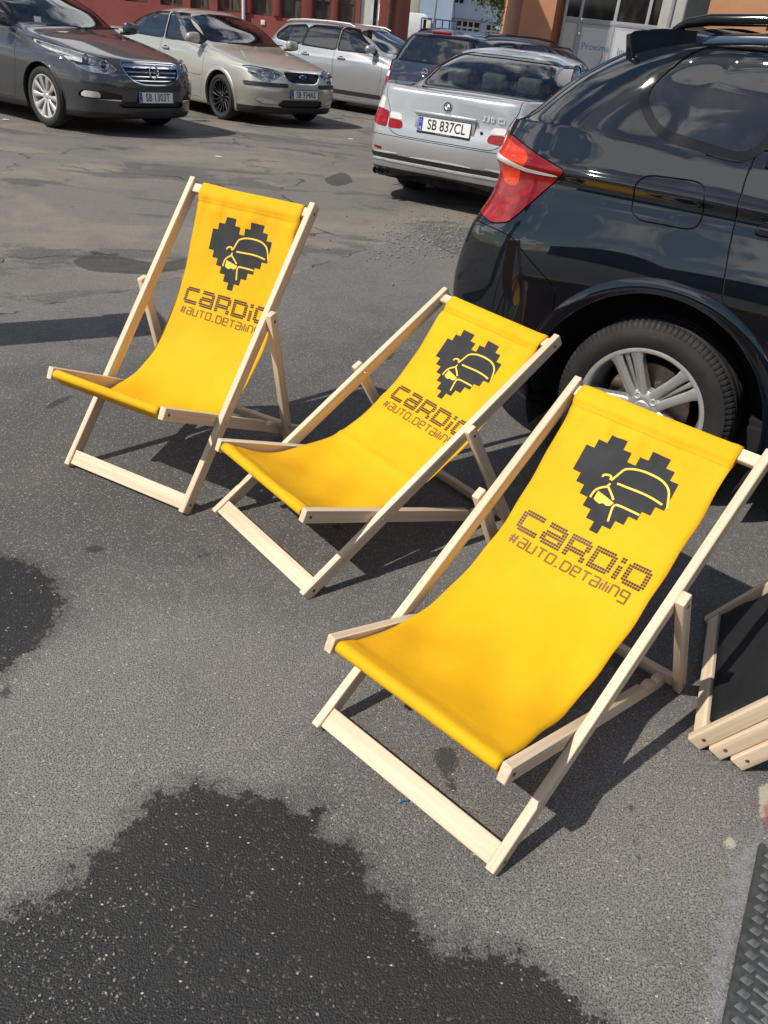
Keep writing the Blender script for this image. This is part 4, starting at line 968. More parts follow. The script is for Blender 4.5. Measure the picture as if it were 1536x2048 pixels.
# ------------------------------------------------------------------ the cars
def std_rings(d):
    hw=d['hw']; xf,xr=d['xf'],d['xr']; zb=d.get('zb',0.20); zl=d['zl']      # zl: bumper line height
    bf=d.get('bf',(0.03,0.17,0.46)); br=d.get('br',(0.015,0.07,0.26))
    fb=lambda k:tuple(b*k for b in bf); rb=lambda k:tuple(b*k for b in br)
    zs=d['zs']; B=d['belt']; zr=d['ztail']; zh=d['zhood']
    rx=d.get('rear_x',(0.05,0.06,0.08,0.085))                               # how far the tail steps in above the bumper
    Rg=[ring((xf-.28,zb,*fb(.7)),(hw-.19,zb-.02),(xr+.28,zb+.08,*rb(1))),
        ring((xf-.10,zb,*fb(.95)),(hw-.045,zb),(xr+.085,zb+.11,*rb(1.15))),
        ring((xf-.03,zb+.15,*fb(1)),([hw-.03,hw-.012,hw-.012,hw-.012,hw-.012,hw-.012,hw-.02],zb+.15),(xr+.03,zb+.21,*rb(1.05))),
        ring((xf,zl-.08,*fb(1.02)),([hw-.02,hw,hw-.004,hw-.004,hw-.004,hw,hw-.012],zl-.05),(xr,zl-.05,*rb(1))),
        ring((xf-.02,zl+.03,*fb(1.08)),([hw-.03,hw-.002,hw-.006,hw-.006,hw-.006,hw-.002,hw-.018],zl+.10),(xr+.012,zl+.05,*rb(1))),
        ring((xf-.05,(zl+zh)/2,*fb(1.15)),([hw-.05,hw-.018,hw-.016,hw-.016,hw-.016,hw-.014,hw-.03],(zl+.10)*.35+zs*.65),(xr+rx[0],(zl+zr)/2,*rb(.98))),
        ring((xf-.075,zh-.03,*fb(1.22)),([hw-.06,hw-.032,hw-.026,hw-.026,hw-.026,hw-.024,hw-.04],[min(zs,zh),zs-.02,zs,zs,zs,zs+.005,zs+.01]),(xr+rx[1],zr-.09,*rb(.96))),
        ring((xf-.10,zh-.005,*fb(1.28)),([hw-.075,hw-.045,hw-.042,hw-.042,hw-.042,hw-.040,hw-.055],[min(zs,zh)+.02,zs+.015,zs+.03,zs+.03,zs+.03,zs+.035,zs+.04]),(xr+rx[2],zr-.03,*rb(.94))),
        ring((xf-.15,zh+.02,bf[0]*1.5,bf[1]*1.35,bf[2]*1.35),(hw-d.get('ib',.075),B),(xr+rx[3],zr,*rb(.9)))]
    xc,zc_=d['cowl']; xw,zw=d['rwin']
    g=d.get('gh',.105)
    Bm=[b*.55+c*.45 for b,c in zip(B,d['base'])]
    Rg.append(ring(((xf-.15)*.5+xc*.5,zh*.38+zc_*.62+.012,.05,.20,.50),(hw-d.get('ib',.075)*.55-g*.45,Bm),((xr+rx[3])*.55+xw*.45,zr*.55+zw*.45+.004,*rb(.9))))
    Rg.append(ring((xc,zc_,.05,.17,.40),(hw-g,d['base']),(xw,zw,*d.get('brw',(.02,.07,.20)))))
    xh,zh2=d['header']; xq,zq=d['rhead']; wr=d['wroof']; wm=(hw-g)*.48+wr*.52+d.get('bulge',.012)
    Rg.append(ring((xc*.47+xh*.53,zc_*.45+zh2*.55+.01,.04,.14,.33),(wm,[d['zm']]*7),(xw*.47+xq*.53,zw*.45+zq*.55+.012,*d.get('brw',(.02,.07,.20)))))
    zt=d['zroof']
    Rg.append(ring((xh,zh2,.03,.12,.28),([wr-.035,wr-.005,wr,wr,wr,wr-.008,wr-.035],[zt-.022,zt-.006,zt,zt,zt-.003,zt-.012,zt-.028]),(xq,zq,.02,.07,.20)))
    H=d['H']
    Rg.append(ring((xh-.13,zh2+.030,.02,.08,.20),(wr*.66,[H-.022,H-.012,H-.008,H-.008,H-.012,H-.02,H-.034]),(xq+.10,zq+.025,.02,.06,.18)))
    Rg.append(ring((xh-.22,zh2+.040,.02,.08,.20),(0.0,[H-.008,H-.002,H,H,H-.003,H-.010,H-.022]),(xq+.18,zq+.036,.02,.06,.18)))
    return Rg
def xlim(fn,lo=-9,hi=9):
    return lambda p,g=0.0: np.minimum(fn(p,g),np.minimum((p.V[:,0]-lo+g),(hi-p.V[:,0]+g)))
def sd_rear(car,poly,rnd=2):
    P=chaikin(poly,rnd); Sm=float(car.full.S.max())
    return lambda p,g=0.0: np.minimum(sd_poly(Sm-p.S,p.V[:,2],P)+g,(car.rear_lim-p.V[:,0])*4)
def sd_front(car,poly,rnd=2):
    P=chaikin(poly,rnd)
    return lambda p,g=0.0: np.minimum(sd_poly(p.S,p.V[:,2],P)+g,(p.V[:,0]-car.front_lim)*4)
def half_at(car,q,z,rear=True):
    Sm=float(car.full.S.max()); m=car.full; d=((Sm-m.S if rear else m.S)-q)**2+(m.V[:,2]-z)**2+np.where(m.V[:,2]>1.25,9,0)
    i=int(d.argmin()); return Vector(m.V[i]),Vector(m.N[i])
def bar_on(car,name,fn,mat,lift,thick,sides,parent=None,src=None):
    """a strip that follows the surface, laid on top of it"""
    a,_=clip(src or car.full,fn(src or car.full,0.0)); r_=car.add(name,a,mat,lift,thick,sides,parent)
    if name=='bumper_chrome': r_['kind']='stuff'
    return r_
def mirror_part(car,x,y,z,mat,sg,scale=1.0):
    """door mirror: shell, arm and glass"""
    s=scale
    bm=bmesh.new(); bmesh.ops.create_icosphere(bm,subdivisions=3,radius=1.0)
    for v in bm.verts:
        c=v.co; c.x,c.y,c.z=[math.copysign(abs(q)**0.62,q) for q in c]; c*=0.90; f=1.0 if c.x>0 else 0.45
        c.x*=0.085*s*f; c.y*=0.125*s; c.z*=0.082*s*(1.0-0.18*(c.y/0.125/s)*sg)
    o=link('door_mirror',bm_mesh(bm,'m',60),mat,car.t,loc=(x,y+sg*0.15*s,z))
    V,F=lathe([(0.0003,0.0),(0.9,0.0)],24,'X'); me=mesh_from([(-0.040*s+0*a,b*0.105*s,c*0.064*s) for a,b,c in V],F); link('mirror_glass',me,'chrome',o)
    link('mirror_arm',bm_mesh(box_bm(0.06*s,0.13*s,0.035*s,(0.01,-sg*0.10*s,-0.062*s),0.012,2),'a',50),'black_plastic',o)
    return o
def handle_part(door,x,y,z,sg,mat,L=0.20,chrome=None):
    o=link('door_handle',bm_mesh(box_bm(L,0.020,0.030,(0,0,0),0.009,3),'h',60),mat,door,loc=(x,y+sg*0.020,z))
    for q in (-1,1): link('handle_mount',bm_mesh(box_bm(0.025,0.030,0.022,(q*L*.42,-sg*0.012,0),0.006,2),'m',50),mat,o)
    vf=lathe([(0.0003,0.0),(0.9,0.001),(1.0,0.003)],28,'Y'); V=[(a*L*.36,(b*1.0)*sg+0.0-sg*0.021,c*0.032) for a,b,c in vf[0]]; link('handle_recess',mesh_from(V,vf[1]),'black_trim',o)
    return o
# ================================================================== black sports utility car (rear quarter, right side towards us)
def build_black_car():
    hub=ground_at(1274,824,0.345); yaw=R(-32); c,s=math.cos(yaw),math.sin(yaw); ax=-1.384; yo=-0.925
    loc=(hub.x-(ax*c-yo*s),hub.y-(ax*s+yo*c))
    rg=[ring((2.0,.24,.02,.12,.35),(.70,.22),(-2.150,.30,0.02,0.062,0.240)),
     ring((2.22,.26,.03,.18,.45),(.885,.27),(-2.300,.36,0.02,0.062,0.264)),
     ring((2.30,.42,.03,.18,.48),(.925,.42),(-2.370,.48,0.02,0.062,0.272)),
     ring((2.324,.60,.03,.19,.50),([.92,.9405,.936,.936,.936,.9405,.925],.62),(-2.400,.62,0.02,0.062,0.272)),
     ring((2.30,.78,.03,.20,.55),([.91,.938,.932,.932,.932,.938,.918],.86),(-2.355,.82,0.02,0.062,0.264)),
     ring((2.27,.88,.03,.22,.60),([.885,.905,.900,.900,.900,.905,.885],[.98,1.0,1.03,1.04,1.04,1.04,1.03]),(-2.285,.97,0.02,0.062,0.248)),
     ring((2.255,.91,.03,.22,.61),([.88,.898,.891,.891,.891,.896,.876],[1.0,1.05,1.08,1.09,1.095,1.097,1.095]),(-2.280,1.04,0.02,0.062,0.248)),
     ring((2.25,.93,.03,.22,.62),([.885,.903,.901,.901,.901,.905,.884],[1.0,1.08,1.105,1.115,1.122,1.130,1.130]),(-2.300,1.10,0.02,0.062,0.248)),
     ring((2.22,.95,.03,.22,.64),([.87,.892,.888,.888,.888,.891,.872],[1.01,1.09,1.125,1.135,1.145,1.155,1.158]),(-2.290,1.14,0.02,0.062,0.248)),
     ring((2.15,.98,.04,.25,.70),([.85,.865,.866,.866,.866,.864,.848],[1.02,1.11,1.19,1.21,1.225,1.24,1.25]),(-2.265,1.20,0.02,0.056,0.232)),
     ring((1.6,1.06,.05,.2,.55),([.84,.85,.855,.856,.857,.855,.84],[1.08,1.13,1.205,1.222,1.24,1.255,1.27]),(-2.250,1.235,0.02,0.056,0.224)),
     ring((1.02,1.12,.03,.14,.35),([.83,.842,.845,.846,.847,.845,.830],[1.14,1.19,1.22,1.235,1.25,1.268,1.285]),(-2.215,1.265,0.02,0.056,0.216)),
     ring((.55,1.38,.03,.12,.30),([.76,.775,.78,.782,.782,.777,.755],[1.40,1.425,1.43,1.435,1.44,1.445,1.45]),(-2.035,1.44,0.02,0.050,0.200)),
     ring((.15,1.585,.03,.11,.28),([.66,.695,.70,.70,.70,.69,.660],[1.570,1.598,1.607,1.607,1.602,1.592,1.575]),(-1.800,1.58,0.02,0.043,0.176)),
     ring((0.0,1.635,.02,.08,.20),(.45,[1.63,1.64,1.645,1.645,1.64,1.63,1.612]),(-1.73,1.60,0.02,0.037,0.144)),
     ring((-.1,1.65,.02,.08,.20),(0.0,[1.648,1.655,1.66,1.66,1.655,1.645,1.625]),(-1.66,1.61,0.02,0.037,0.144))]
    car=Car('parked_car','glossy black sports utility car filling the upper right corner, rear quarter nearest',loc,yaw,rg,'paint_black',[6,6,8,10,10,10,28,34,28,16,12,10],10); t_=car.t
    car.rear_lim=-1.5; car.front_lim=1.4; zw=0.349
    # windows
    qw=sd_side([(-1.565,1.572),(-1.690,1.42),(-1.60,1.318),(-1.285,1.278),(-1.13,1.560),(-1.15,1.577)],3)
    car.pane('quarter_window',qw,'dark_glass',0.030)
    car.pane('door_window',sd_side([(-1.215,1.272),(-1.055,1.573),(-.36,1.583),(-.36,1.262)],1),'dark_glass',0.020)
    car.pane('door_window',sd_side([(-.27,1.262),(-.27,1.583),(.16,1.565),(.80,1.235)],1),'car_glass',0.020)
    car.pane('rear_window',xlim(sd_end([(-.4,1.27),(.72,1.285),(.665,1.42),(.60,1.555),(-.4,1.575)],1,-1.6,False),-2.16,-1.6),'dark_glass',0.030,sides='C')
    car.pane('windscreen',xlim(sd_end([(-.4,1.15),(.70,1.18),(.62,1.54),(-.4,1.575)],1,0.1,True),0.1,1.0),'car_glass',0.02,sides='C')
    # tail lamp
    tl=[(-1.872,1.139),(-2.00,1.168),(-2.17,1.208),(-2.7,1.195),(-2.7,.96),(-2.33,.915),(-2.16,.895),(-2.07,.92)]
    lampfn=lambda p,g=0.0: np.minimum(np.minimum(sd_poly(p.V[:,0],p.V[:,2],chaikin(tl,1))+g,(p.V[:,1]-.42)*4),(-1.6-p.V[:,0])*4)
    a=car.take(lampfn,0.004); ins,strip=clip(a,lampfn(a,-0.001)); car.gaps.append(strip)
    lamp={}
    def sub(pol,src,r=1):
        P=chaikin(pol,r); return clip(src,np.minimum(sd_poly(src.V[:,0],src.V[:,2],P),(src.V[:,1]-.42)*4))
    white,rest=sub([(-1.90,1.119),(-2.06,1.119),(-2.28,1.142),(-2.28,1.120),(-2.06,1.106),(-1.90,1.113)],ins)
    orange,rest=sub([(-2.06,1.168),(-2.28,1.21),(-2.28,1.13),(-2.18,1.06),(-2.16,1.04),(-2.08,1.045),(-2.085,1.11),(-2.05,1.13)],rest)
    deep,rest=sub([(-2.08,1.20),(-2.08,1.06),(-1.99,1.055),(-2.10,.965),(-2.02,.90),(-1.80,1.10),(-1.80,1.18)],rest,0)
    main=car.add('tail_lamp',rest,'lens_red',0.002,0.02)
    car.add('indicator_lens',orange,'lens_orange',0.002,0.01,parent=main); car.add('light_strip',white,'lens_clear',0.003,0.01,parent=main); car.add('lamp_shade',deep,'lens_deep_red',0.002,0.01,parent=main)
    # bumper, fuel flap, doors, tailgate seam
    car.wheel_arch(ax,0.455,zw,0.052); car.wheel_arch(1.426,0.455,zw,0.052)
    car.panel('rear_bumper',sd_side([(-2.6,.875),(-2.10,.88),(-2.03,.875),(-1.80,.735),(-1.76,.10),(-2.6,.10)],1,-9),sides='C',gap=0.0022)
    car.panel('fuel_flap',sd_side([(-1.612,1.172),(-1.372,1.182),(-1.352,1.030),(-1.600,1.026)],3),sides='R',gap=0.0026)
    doorR=sd_side([(-1.262,1.30),(-1.262,1.20),(-1.238,1.0),(-1.205,.83),(-1.02,.74),(-.90,.55),(-.86,.28),(-.315,.28),(-.315,1.30)],1)
    doorF=sd_side([(-.305,1.30),(-.305,.28),(.72,.28),(.80,.60),(.86,1.0),(.82,1.22)],1)
    d1,_=car.panel('rear_door',doorR); d2,_=car.panel('front_door',doorF)
    for sg,cc in ((1,'L'),(-1,'R')):
        p,n=surf_at(car.full,x=-1.07,y=.9,z=1.075); handle_part(d1[cc],-1.06,sg*float(p[1]),1.072,sg,'paint_black',0.23)
        p,n=surf_at(car.full,x=-.12,y=.9,z=1.06); handle_part(d2[cc],-.12,sg*float(p[1]),1.06,sg,'paint_black',0.23)
        mirror_part(car,.72,sg*.86,1.20,'paint_black',sg,1.1)
    # lower cladding along the sill
    car.add('sill_trim',car.take(lambda p,g=0.0: np.minimum(.36-p.V[:,2],(p.V[:,1]-.5)*4)),'black_plastic',0.004,0.02)
    car.finish()
    # spoiler over the tailgate, with black winglets down the glass edge
    V=[];F=[]; ys=np.linspace(-.672,.672,33)
    for y in ys:
        k=(y/.672)**2; e=max(0.0,(abs(y)-.56)/.112); x0=-1.60; x1=-1.905+0.070*k; z0=1.636-0.028*k; z1=1.606-0.016*k; dp=.020+.050*e*e
        for (x,z) in ((x0,z0-.06-.03*e),(x0,z0+.004),((x0+x1)/2,(z0+z1)/2+.010),(x1+.014,z1+.003),(x1,z1-.006),(x1+.006+.022*e,z1-dp),((x0+x1)/2,(z0+z1)/2-.040-.040*e)): V.append((x,y,z))
    for i in range(len(ys)-1):
        for k in range(7): F.append((i*7+k,i*7+(k+1)%7,(i+1)*7+(k+1)%7,(i+1)*7+k))
    F.append(tuple(range(7))); F.append(tuple((len(ys)-1)*7+k for k in range(6,-1,-1)))
    link('roof_spoiler',smooth_mesh((V,F),'sp',45),'paint_black',t_)
    for sg in (1,-1):
        o=link('spoiler_winglet',bm_mesh(extrude_poly([(-1.832,1.586),(-1.846,1.580),(-1.828,1.505),(-1.800,1.498),(-1.806,1.52)],0.014,'Y',0.004,2),'w',45),'black_trim',t_,loc=(0,sg*.676,0))
        # roof rail
        pts=[(-1.70,1.608),(-1.66,1.632),(-1.58,1.648),(-1.40,1.660),(-1.0,1.672),(-.5,1.676),(-.1,1.668),(.06,1.645),(.12,1.618)]
        Vr,Fr=tube([(x,sg*(.628 if abs(x+.75)<.8 else .622),z) for x,z in pts],[.010,.016,.019,.019,.019,.019,.019,.016,.010],10)
        ro=link('roof_rail',smooth_mesh((Vr,Fr)),'black_trim',t_)
    fin=bmesh.new(); bmesh.ops.create_cone(fin,segments=20,radius1=1,radius2=0.35,depth=1,cap_ends=True)
    for v in fin.verts:
        zz_=v.co.z+0.5; v.co=Vector((v.co.x*0.10-0.07*zz_+0.02*zz_*zz_,v.co.y*(0.032-0.018*zz_),zz_*0.062))
    link('aerial_fin',bm_mesh(fin,'fin',50),'black_trim',t_,loc=(-1.44,0,1.644))
    for x in (ax,1.426):
        for sg in (1,-1): add_wheel(t_,x,sg*.925,'double5',.351,.2425,.245,'alloy',True,spin=(R(27) if sg<0 else 0))
    cabin(t_,.10,-.85,.35,'seat_dark',.78,.75,0.66)
    box('underbody',4.1,1.5,.10,(0,0,.30),'liner',t_)
    return car
# ================================================================== silver coupe seen from behind
def build_coupe():
    d=dict(hw=.8785,xf=2.244,xr=-2.244,zb=.19,zl=.60,zs=.80,zhood=.72,ztail=1.0,belt=[.78,.86,.91,.925,.935,.955,.975],base=[.95,.945,.94,.945,.955,.970,.985],
        cowl=(.95,.965),rwin=(-1.57,.995),header=(.05,1.325),rhead=(-.96,1.300),wroof=.585,zm=1.17,zroof=1.318,H=1.369,gh=.11,rear_x=(.045,.055,.06,.075))
    car=Car('parked_car','silver blue two-door coupe seen from behind, between the deck chairs and the buildings',(1.1417,9.9847),R(64.0),std_rings(d),'paint_silver_blue',11,9); t_=car.t
    car.rear_lim=-1.4; car.front_lim=1.3; ax,fx=-1.244,1.481
    car.pane('rear_window',xlim(sd_end([(-.4,1.015),(.60,1.005),(.645,1.03),(.545,1.275),(.50,1.288),(-.4,1.298)],1,-.8,False),-1.54,-.8),'car_glass',0.022,sides='C')
    car.pane('windscreen',xlim(sd_end([(-.4,.99),(.64,1.01),(.54,1.29),(-.4,1.315)],1,.1,True),.1,.93),'car_glass',0.02,sides='C')
    car.pane('side_window',sd_side([(-1.34,1.06),(-1.22,1.0),(-.62,.985),(-.55,1.285),(-.98,1.262)],1),'car_glass',0.014)
    car.pane('door_window',sd_side([(-.57,.985),(.62,.985),(.12,1.285),(-.50,1.292)],1),'car_glass',0.014)
    # lamps: red below, clear above; outer on the wing, inner on the lid
    o_red=sd_rear(car,[(.585,.665),(.70,.672),(.86,.70),(.875,.79),(.72,.815),(.597,.80)],1)
    o_clr=sd_rear(car,[(.655,.812),(.75,.817),(.872,.795),(.85,.86),(.80,.905),(.73,.918),(.685,.90)],1)
    ol=car.add('tail_lamp',car.take(o_red,0.0),'lens_red',0.003,0.02); car.add('indicator_lens',car.take(o_clr,0.0),'lens_clear',0.003,0.02,parent=ol)
    lid=xlim(sd_end([(-.5,.612),(.47,.612),(.555,.645),(.578,.70),(.595,.82),(.66,.93),(.665,1.06),(-.5,1.06)],1,-1.6,False),-9,-1.60)
    i_red=sd_rear(car,[(.42,.67),(.570,.662),(.580,.745),(.43,.735)],1); i_clr=sd_rear(car,[(.435,.742),(.582,.752),(.585,.80),(.46,.795)],1)
    il=car.add('tail_lamp',car.take(i_red,0.0),'lens_red',0.003,0.02); car.add('reversing_lens',car.take(i_clr,0.0),'lens_clear',0.003,0.02,parent=il)
    lidp,lp=car.panel('boot_lid',lid,sides='C',gap=0.003)
    car.wheel_arch(ax,.345,.315); car.wheel_arch(fx,.345,.315)
    refl=sd_rear(car,[(.60,.465),(.72,.47),(.72,.495),(.60,.492)],1); bumpfn=sd_side([(-2.5,.598),(-1.66,.598),(-1.59,.50),(-1.57,.1),(-2.5,.1)],1,-9)
    rf=car.take(refl,0.0)
    strip=lambda p,g=0.0: np.minimum(np.minimum(.022-np.abs(p.V[:,2]-.418),(-1.62-p.V[:,0])*2),9)
    st=car.take(strip); val=car.take(lambda p,g=0.0: np.minimum(.315-p.V[:,2],(-1.60-p.V[:,0])*2))
    bp,_=car.panel('rear_bumper',bumpfn,sides='C')
    car.add('bumper_strip',st,'black_plastic',0.001,0.006,'C',bp); car.add('rear_valance',val,'black_plastic',-0.002,0.01,'C',bp); car.add('reflector',rf,'lens_red',0.002,0.008,'LR',{'L':bp,'R':bp})
    bar_on(car,'bumper_chrome',lambda p,g=0.0: np.minimum(.007-np.abs(p.V[:,2]-.449),(-1.72-p.V[:,0])*2),'lamp_silver',0.006,0.006,'C',bp)
    bar_on(car,'bumper_chrome',lambda p,g=0.0: np.minimum(.009-np.abs(p.V[:,2]-.383),(-1.72-p.V[:,0])*2),'lamp_silver',0.006,0.006,'C',bp)
    door=sd_side([(.86,.93),(.80,.60),(.74,.24),(-.48,.24),(-.60,.55),(-.62,.98),(.5,1.0)],1); dd,_=car.panel('door',door)
    for sg,cc in ((1,'L'),(-1,'R')):
        p,n=surf_at(car.full,x=-.40,y=.85,z=.80); handle_part(dd[cc],-.38,sg*float(p[1]),.79,sg,'paint_silver_blue',.18); mirror_part(car,.62,sg*.80,.98,'paint_silver_blue',sg,.9)
    car.finish()
    # plate in its recess, grip bar, badge, lettering, lock
    xp=-2.19
    p,n=half_at(car,0,.75); xp=p.x; nn=Vector((-1,0,.10)).normalized(); up=Vector((.10,0,1)).normalized(); rt=Vector((0,-1,0))
    number_plate(t_,'SB 837CL',(xp-.016,0,.742),rt,up,'A  MARSH  MOTORS' if False else 'AUTO  SALON  SERWIS')
    box('grip_bar',.030,.62,.026,(xp-.012,0,.832),'paint_silver_blue',t_,.009)
    box('plate_recess',.010,.60,.165,(xp-.002,0,.745),'paint_silver_blue',t_,.004)
    p2,n2=half_at(car,0,.905); roundel(t_,(p2.x-.006,0,.905),rt,up,.041)
    vf=text_vf('330 Ci',.062,1.15,1.12,.0006); p3,_=half_at(car,.43,.862); place_flat(vf,'model_lettering','lamp_silver',t_,(p3.x-.012,-.455,.855),(.06,-1,0),up,.0015)
    p4,_=half_at(car,.355,.735); vf=lathe([(.0003,.004),(.010,.004),(.014,.001)],16,'X'); link('boot_lock',smooth_mesh(([(-x,y,z) for x,y,z in vf[0]],vf[1])),'black_trim',t_,loc=(p4.x-.003,-.365,.74))
    for yy in (.60,.69):
        V,F=lathe([(.030,-.20),(.033,0),(.030,.004),(.027,0),(.026,-.15)],20,'X'); link('exhaust_tip',smooth_mesh(([(-x,y,z) for x,y,z in V],F)),'alloy_black',t_,loc=(-2.185,yy,.272))
        V,F=lathe([(.0003,-.02),(.0265,-.02)],20,'X'); link('exhaust_bore',mesh_from([(-x,y,z) for x,y,z in V],F),'gap_black',t_,loc=(-2.185,yy,.272))
    # aerial-like wiper and third lamp strip on the shelf
    box('parcel_shelf',.42,1.16,.02,(-1.38,0,.955),'seat_dark',t_,.006)
    cabin(t_,.0,-.92,.20,'seat_grey',.72,.72,0.56)
    for x in (ax,fx):
        for sg in (1,-1): add_wheel(t_,x,sg*.845,'plain5',.316,.222,.225,'alloy',True)
    box('underbody',3.9,1.4,.10,(0,0,.24),'liner',t_)
    return car
# ================================================================== dark grey saloon, front at the left edge
def head_lamp(car,poly,proj,rnd=1,recess=.055,lim=None):
    """clear cover, silver bowl behind it and round reflectors"""
    fn=sd_front(car,poly,rnd); a=car.take(fn,.004); ins,st=clip(a,fn(a,-.001)); car.gaps.append(st)
    hl=car.add('head_lamp',ins,'lamp_glass',.001,0.0); car.add('lamp_bowl',ins,'lamp_silver',-recess,0.0,parent=hl)
    edge=clip(ins,fn(ins,-.014))[1]; car.add('lamp_rim',edge,'lamp_silver',-.010,.04,parent=hl)
    for (q,z,r,kind) in proj:
        P,N=half_at(car,q,z,False)
        for sg,cc in ((1,'L'),(-1,'R')):
            n=Vector((N.x,N.y*sg,N.z*.3)).normalized(); n=(n+Vector((1.2,0,0))).normalized(); o=Vector((P.x,P.y*sg,P.z))-n*.035
            V,F=lathe([(r*.62,.012),(r*.66,.014),(r,.028),(r*1.05,.026),(r*1.0,-.01)],24,'X'); q_=n.to_track_quat('X','Z')
            ob=link('reflector_ring',smooth_mesh((V,F)),'chrome',hl[cc]); ob.location=o; ob.rotation_euler=q_.to_euler()
            V,F=lathe([(.0003,.026),(r*.3,.023),(r*.52,.014),(r*.64,0)],24,'X'); ob=link('projector_lens',smooth_mesh((V,F)),'lens_clear' if kind else 'dark_glass',hl[cc]); ob.location=o; ob.rotation_euler=q_.to_euler()
    return hl
def wipers(car,pts):
    for a,b in pts:
        P=[Vector(a),Vector(a)*.5+Vector(b)*.5+Vector((0.02,0,.012)),Vector(b)]; V,F=tube(P,.010,6); link('wiper',smooth_mesh((V,F)),'black_plastic',car.t)
def build_grey_saloon():
    d=dict(hw=.929,xf=2.415,xr=-2.415,zb=.19,zl=.62,zs=.86,zhood=.80,ztail=1.08,belt=[.84,.93,.985,1.0,1.015,1.035,1.05],base=[1.03,1.02,1.01,1.015,1.03,1.045,1.06],bf=(.035,.22,.62),
        cowl=(1.08,1.05),rwin=(-1.75,1.08),header=(.18,1.445),rhead=(-.95,1.425),wroof=.61,zm=1.27,zroof=1.435,H=1.498,gh=.115)
    car=Car('parked_car','dark grey saloon car cut off by the left edge, chrome grille towards us',(-5.36,12.13),R(327.5),std_rings(d),'paint_grey',11,9); t_=car.t
    car.rear_lim=-1.5; car.front_lim=1.0; fx,ax=1.455,-1.282; zw=.335
    car.pane('windscreen',xlim(sd_end([(-.4,1.07),(.68,1.09),(.56,1.405),(-.4,1.43)],1,.2,True),.2,1.06),'car_glass',.022,sides='C')
    car.pane('rear_window',xlim(sd_end([(-.4,1.10),(.62,1.11),(.54,1.385),(-.4,1.405)],1,-.8,False),-1.72,-.8),'car_glass',.02,sides='C')
    car.pane('door_window',sd_side([(-.20,1.045),(-.20,1.40),(.10,1.395),(.80,1.055),(.80,1.04)],1),'car_glass',.024,'chrome' if False else 'black_trim')
    car.pane('door_window',sd_side([(-.26,1.045),(-.26,1.40),(-.95,1.37),(-1.28,1.09),(-1.22,1.06)],1),'car_glass',.024,'chrome' if False else 'black_trim')
    # grille: chrome rim, dark mesh, four bright bars, badge
    G=[(-.5,.80),(.40,.785),(.428,.765),(.375,.66),(.29,.60),(.18,.57),(-.5,.555)]; gf=sd_front(car,G,1)
    a=car.take(gf,.012); ins,rim=clip(a,gf(a,0)); gr=car.add('grille',ins,'black_plastic',-.030,0,'C'); car.add('grille_rim',rim,'chrome',.006,.045,'C',gr)
    for i,(z0,z1) in enumerate(((.735,.785),(.688,.702),(.643,.655),(.601,.612))):
        b_,_=clip(ins,np.minimum(np.minimum(ins.V[:,2]-z0,z1-ins.V[:,2]),gf(ins,-.008))); car.add('grille_bar',b_,'chrome',.002 if i==0 else -.006,.012,'C',gr)
    P,N=half_at(car,0,.69,False)
    V,F=lathe([(.058,-.006),(.070,.002),(.075,.010),(.070,.014),(.062,.010),(.058,-.006)],36,'X'); link('badge',smooth_mesh((V,F)),'chrome',t_,loc=(P.x+.012,0,.70))
    zig=[(-.085,.012),(.028,.012),(-.010,-.022),(.085,-.012),(-.028,-.012),(.010,.022)]
    bm=extrude_poly([(-.095,.004),(.012,.004),(-.012,.026),(.095,-.004),(-.012,-.004),(.012,-.026)],.010,'X'); link('badge_bolt',bm_mesh(bm),'chrome',t_,loc=(P.x+.020,0,.70))
    head_lamp(car,[(.47,.705),(.62,.650),(.85,.668),(1.06,.745),(1.30,.905),(1.18,.935),(.92,.895),(.58,.805)],[(.63,.745,.052,0),(.80,.79,.050,1)])
    # fog lamps with a chrome strip, lower intake
    fg=sd_front(car,[(.46,.375),(.98,.395),(1.02,.425),(.94,.48),(.62,.47),(.46,.44)],1); a=car.take(fg); fog=car.add('fog_surround',a,'black_plastic',-.02,.03)
    fl,_=clip(a,sd_front(car,[(.70,.40),(.95,.405),(.97,.43),(.91,.472),(.72,.462)],1)(a,0)); car.add('fog_lamp',fl,'lens_clear',.001,.02,parent=fog)
    bar_on(car,'fog_trim',lambda p,g=0.0: np.minimum(np.minimum(.009-np.abs(p.V[:,2]-(.388+.03*(p.S-.5))),np.minimum(p.S-.46,.95-p.S)),(p.V[:,0]-1.2)*3),'chrome',.006,.008,'LR',fog)
    for k in range(3): bar_on(car,'fog_slat',lambda p,g=0.0,z=.405+.017*k: np.minimum(np.minimum(.003-np.abs(p.V[:,2]-z),np.minimum(p.S-.51,.69-p.S)),(p.V[:,0]-1.2)*3),'black_trim',-.004,.01,'LR',fog)
    it=sd_front(car,[(-.4,.30),(.46,.305),(.50,.34),(.44,.375),(-.4,.38)],1); car.add('lower_intake',car.take(it),'black_plastic',-.03,.04,'C')
    car.wheel_arch(fx,.368,zw); car.wheel_arch(ax,.368,zw)
    hood=lambda p,g=0.0: np.minimum(np.minimum(sd_poly(p.V[:,0],p.V[:,1],chaikin([(2.30,-.4),(2.28,.36),(2.17,.60),(1.90,.70),(1.0,.80),(1.06,.5),(1.10,-.4)],1)),(p.V[:,2]-.765)*4)+g,9)
    car.panel('bonnet',hood,sides='C')
    bump=sd_side([(2.6,.1),(1.80,.1),(1.86,.62),(1.78,.66),(1.84,.70),(2.6,.74)],0,-9)
    dF=sd_side([(.98,1.0),(1.0,.70),(.88,.26),(-.20,.26),(-.24,1.06),(.7,1.06)],1); dR=sd_side([(-.26,1.06),(-.22,.26),(-.85,.26),(-.95,.60),(-1.28,.80),(-1.30,1.06)],1)
    d1,_=car.panel('front_door',dF); d2,_=car.panel('rear_door',dR)
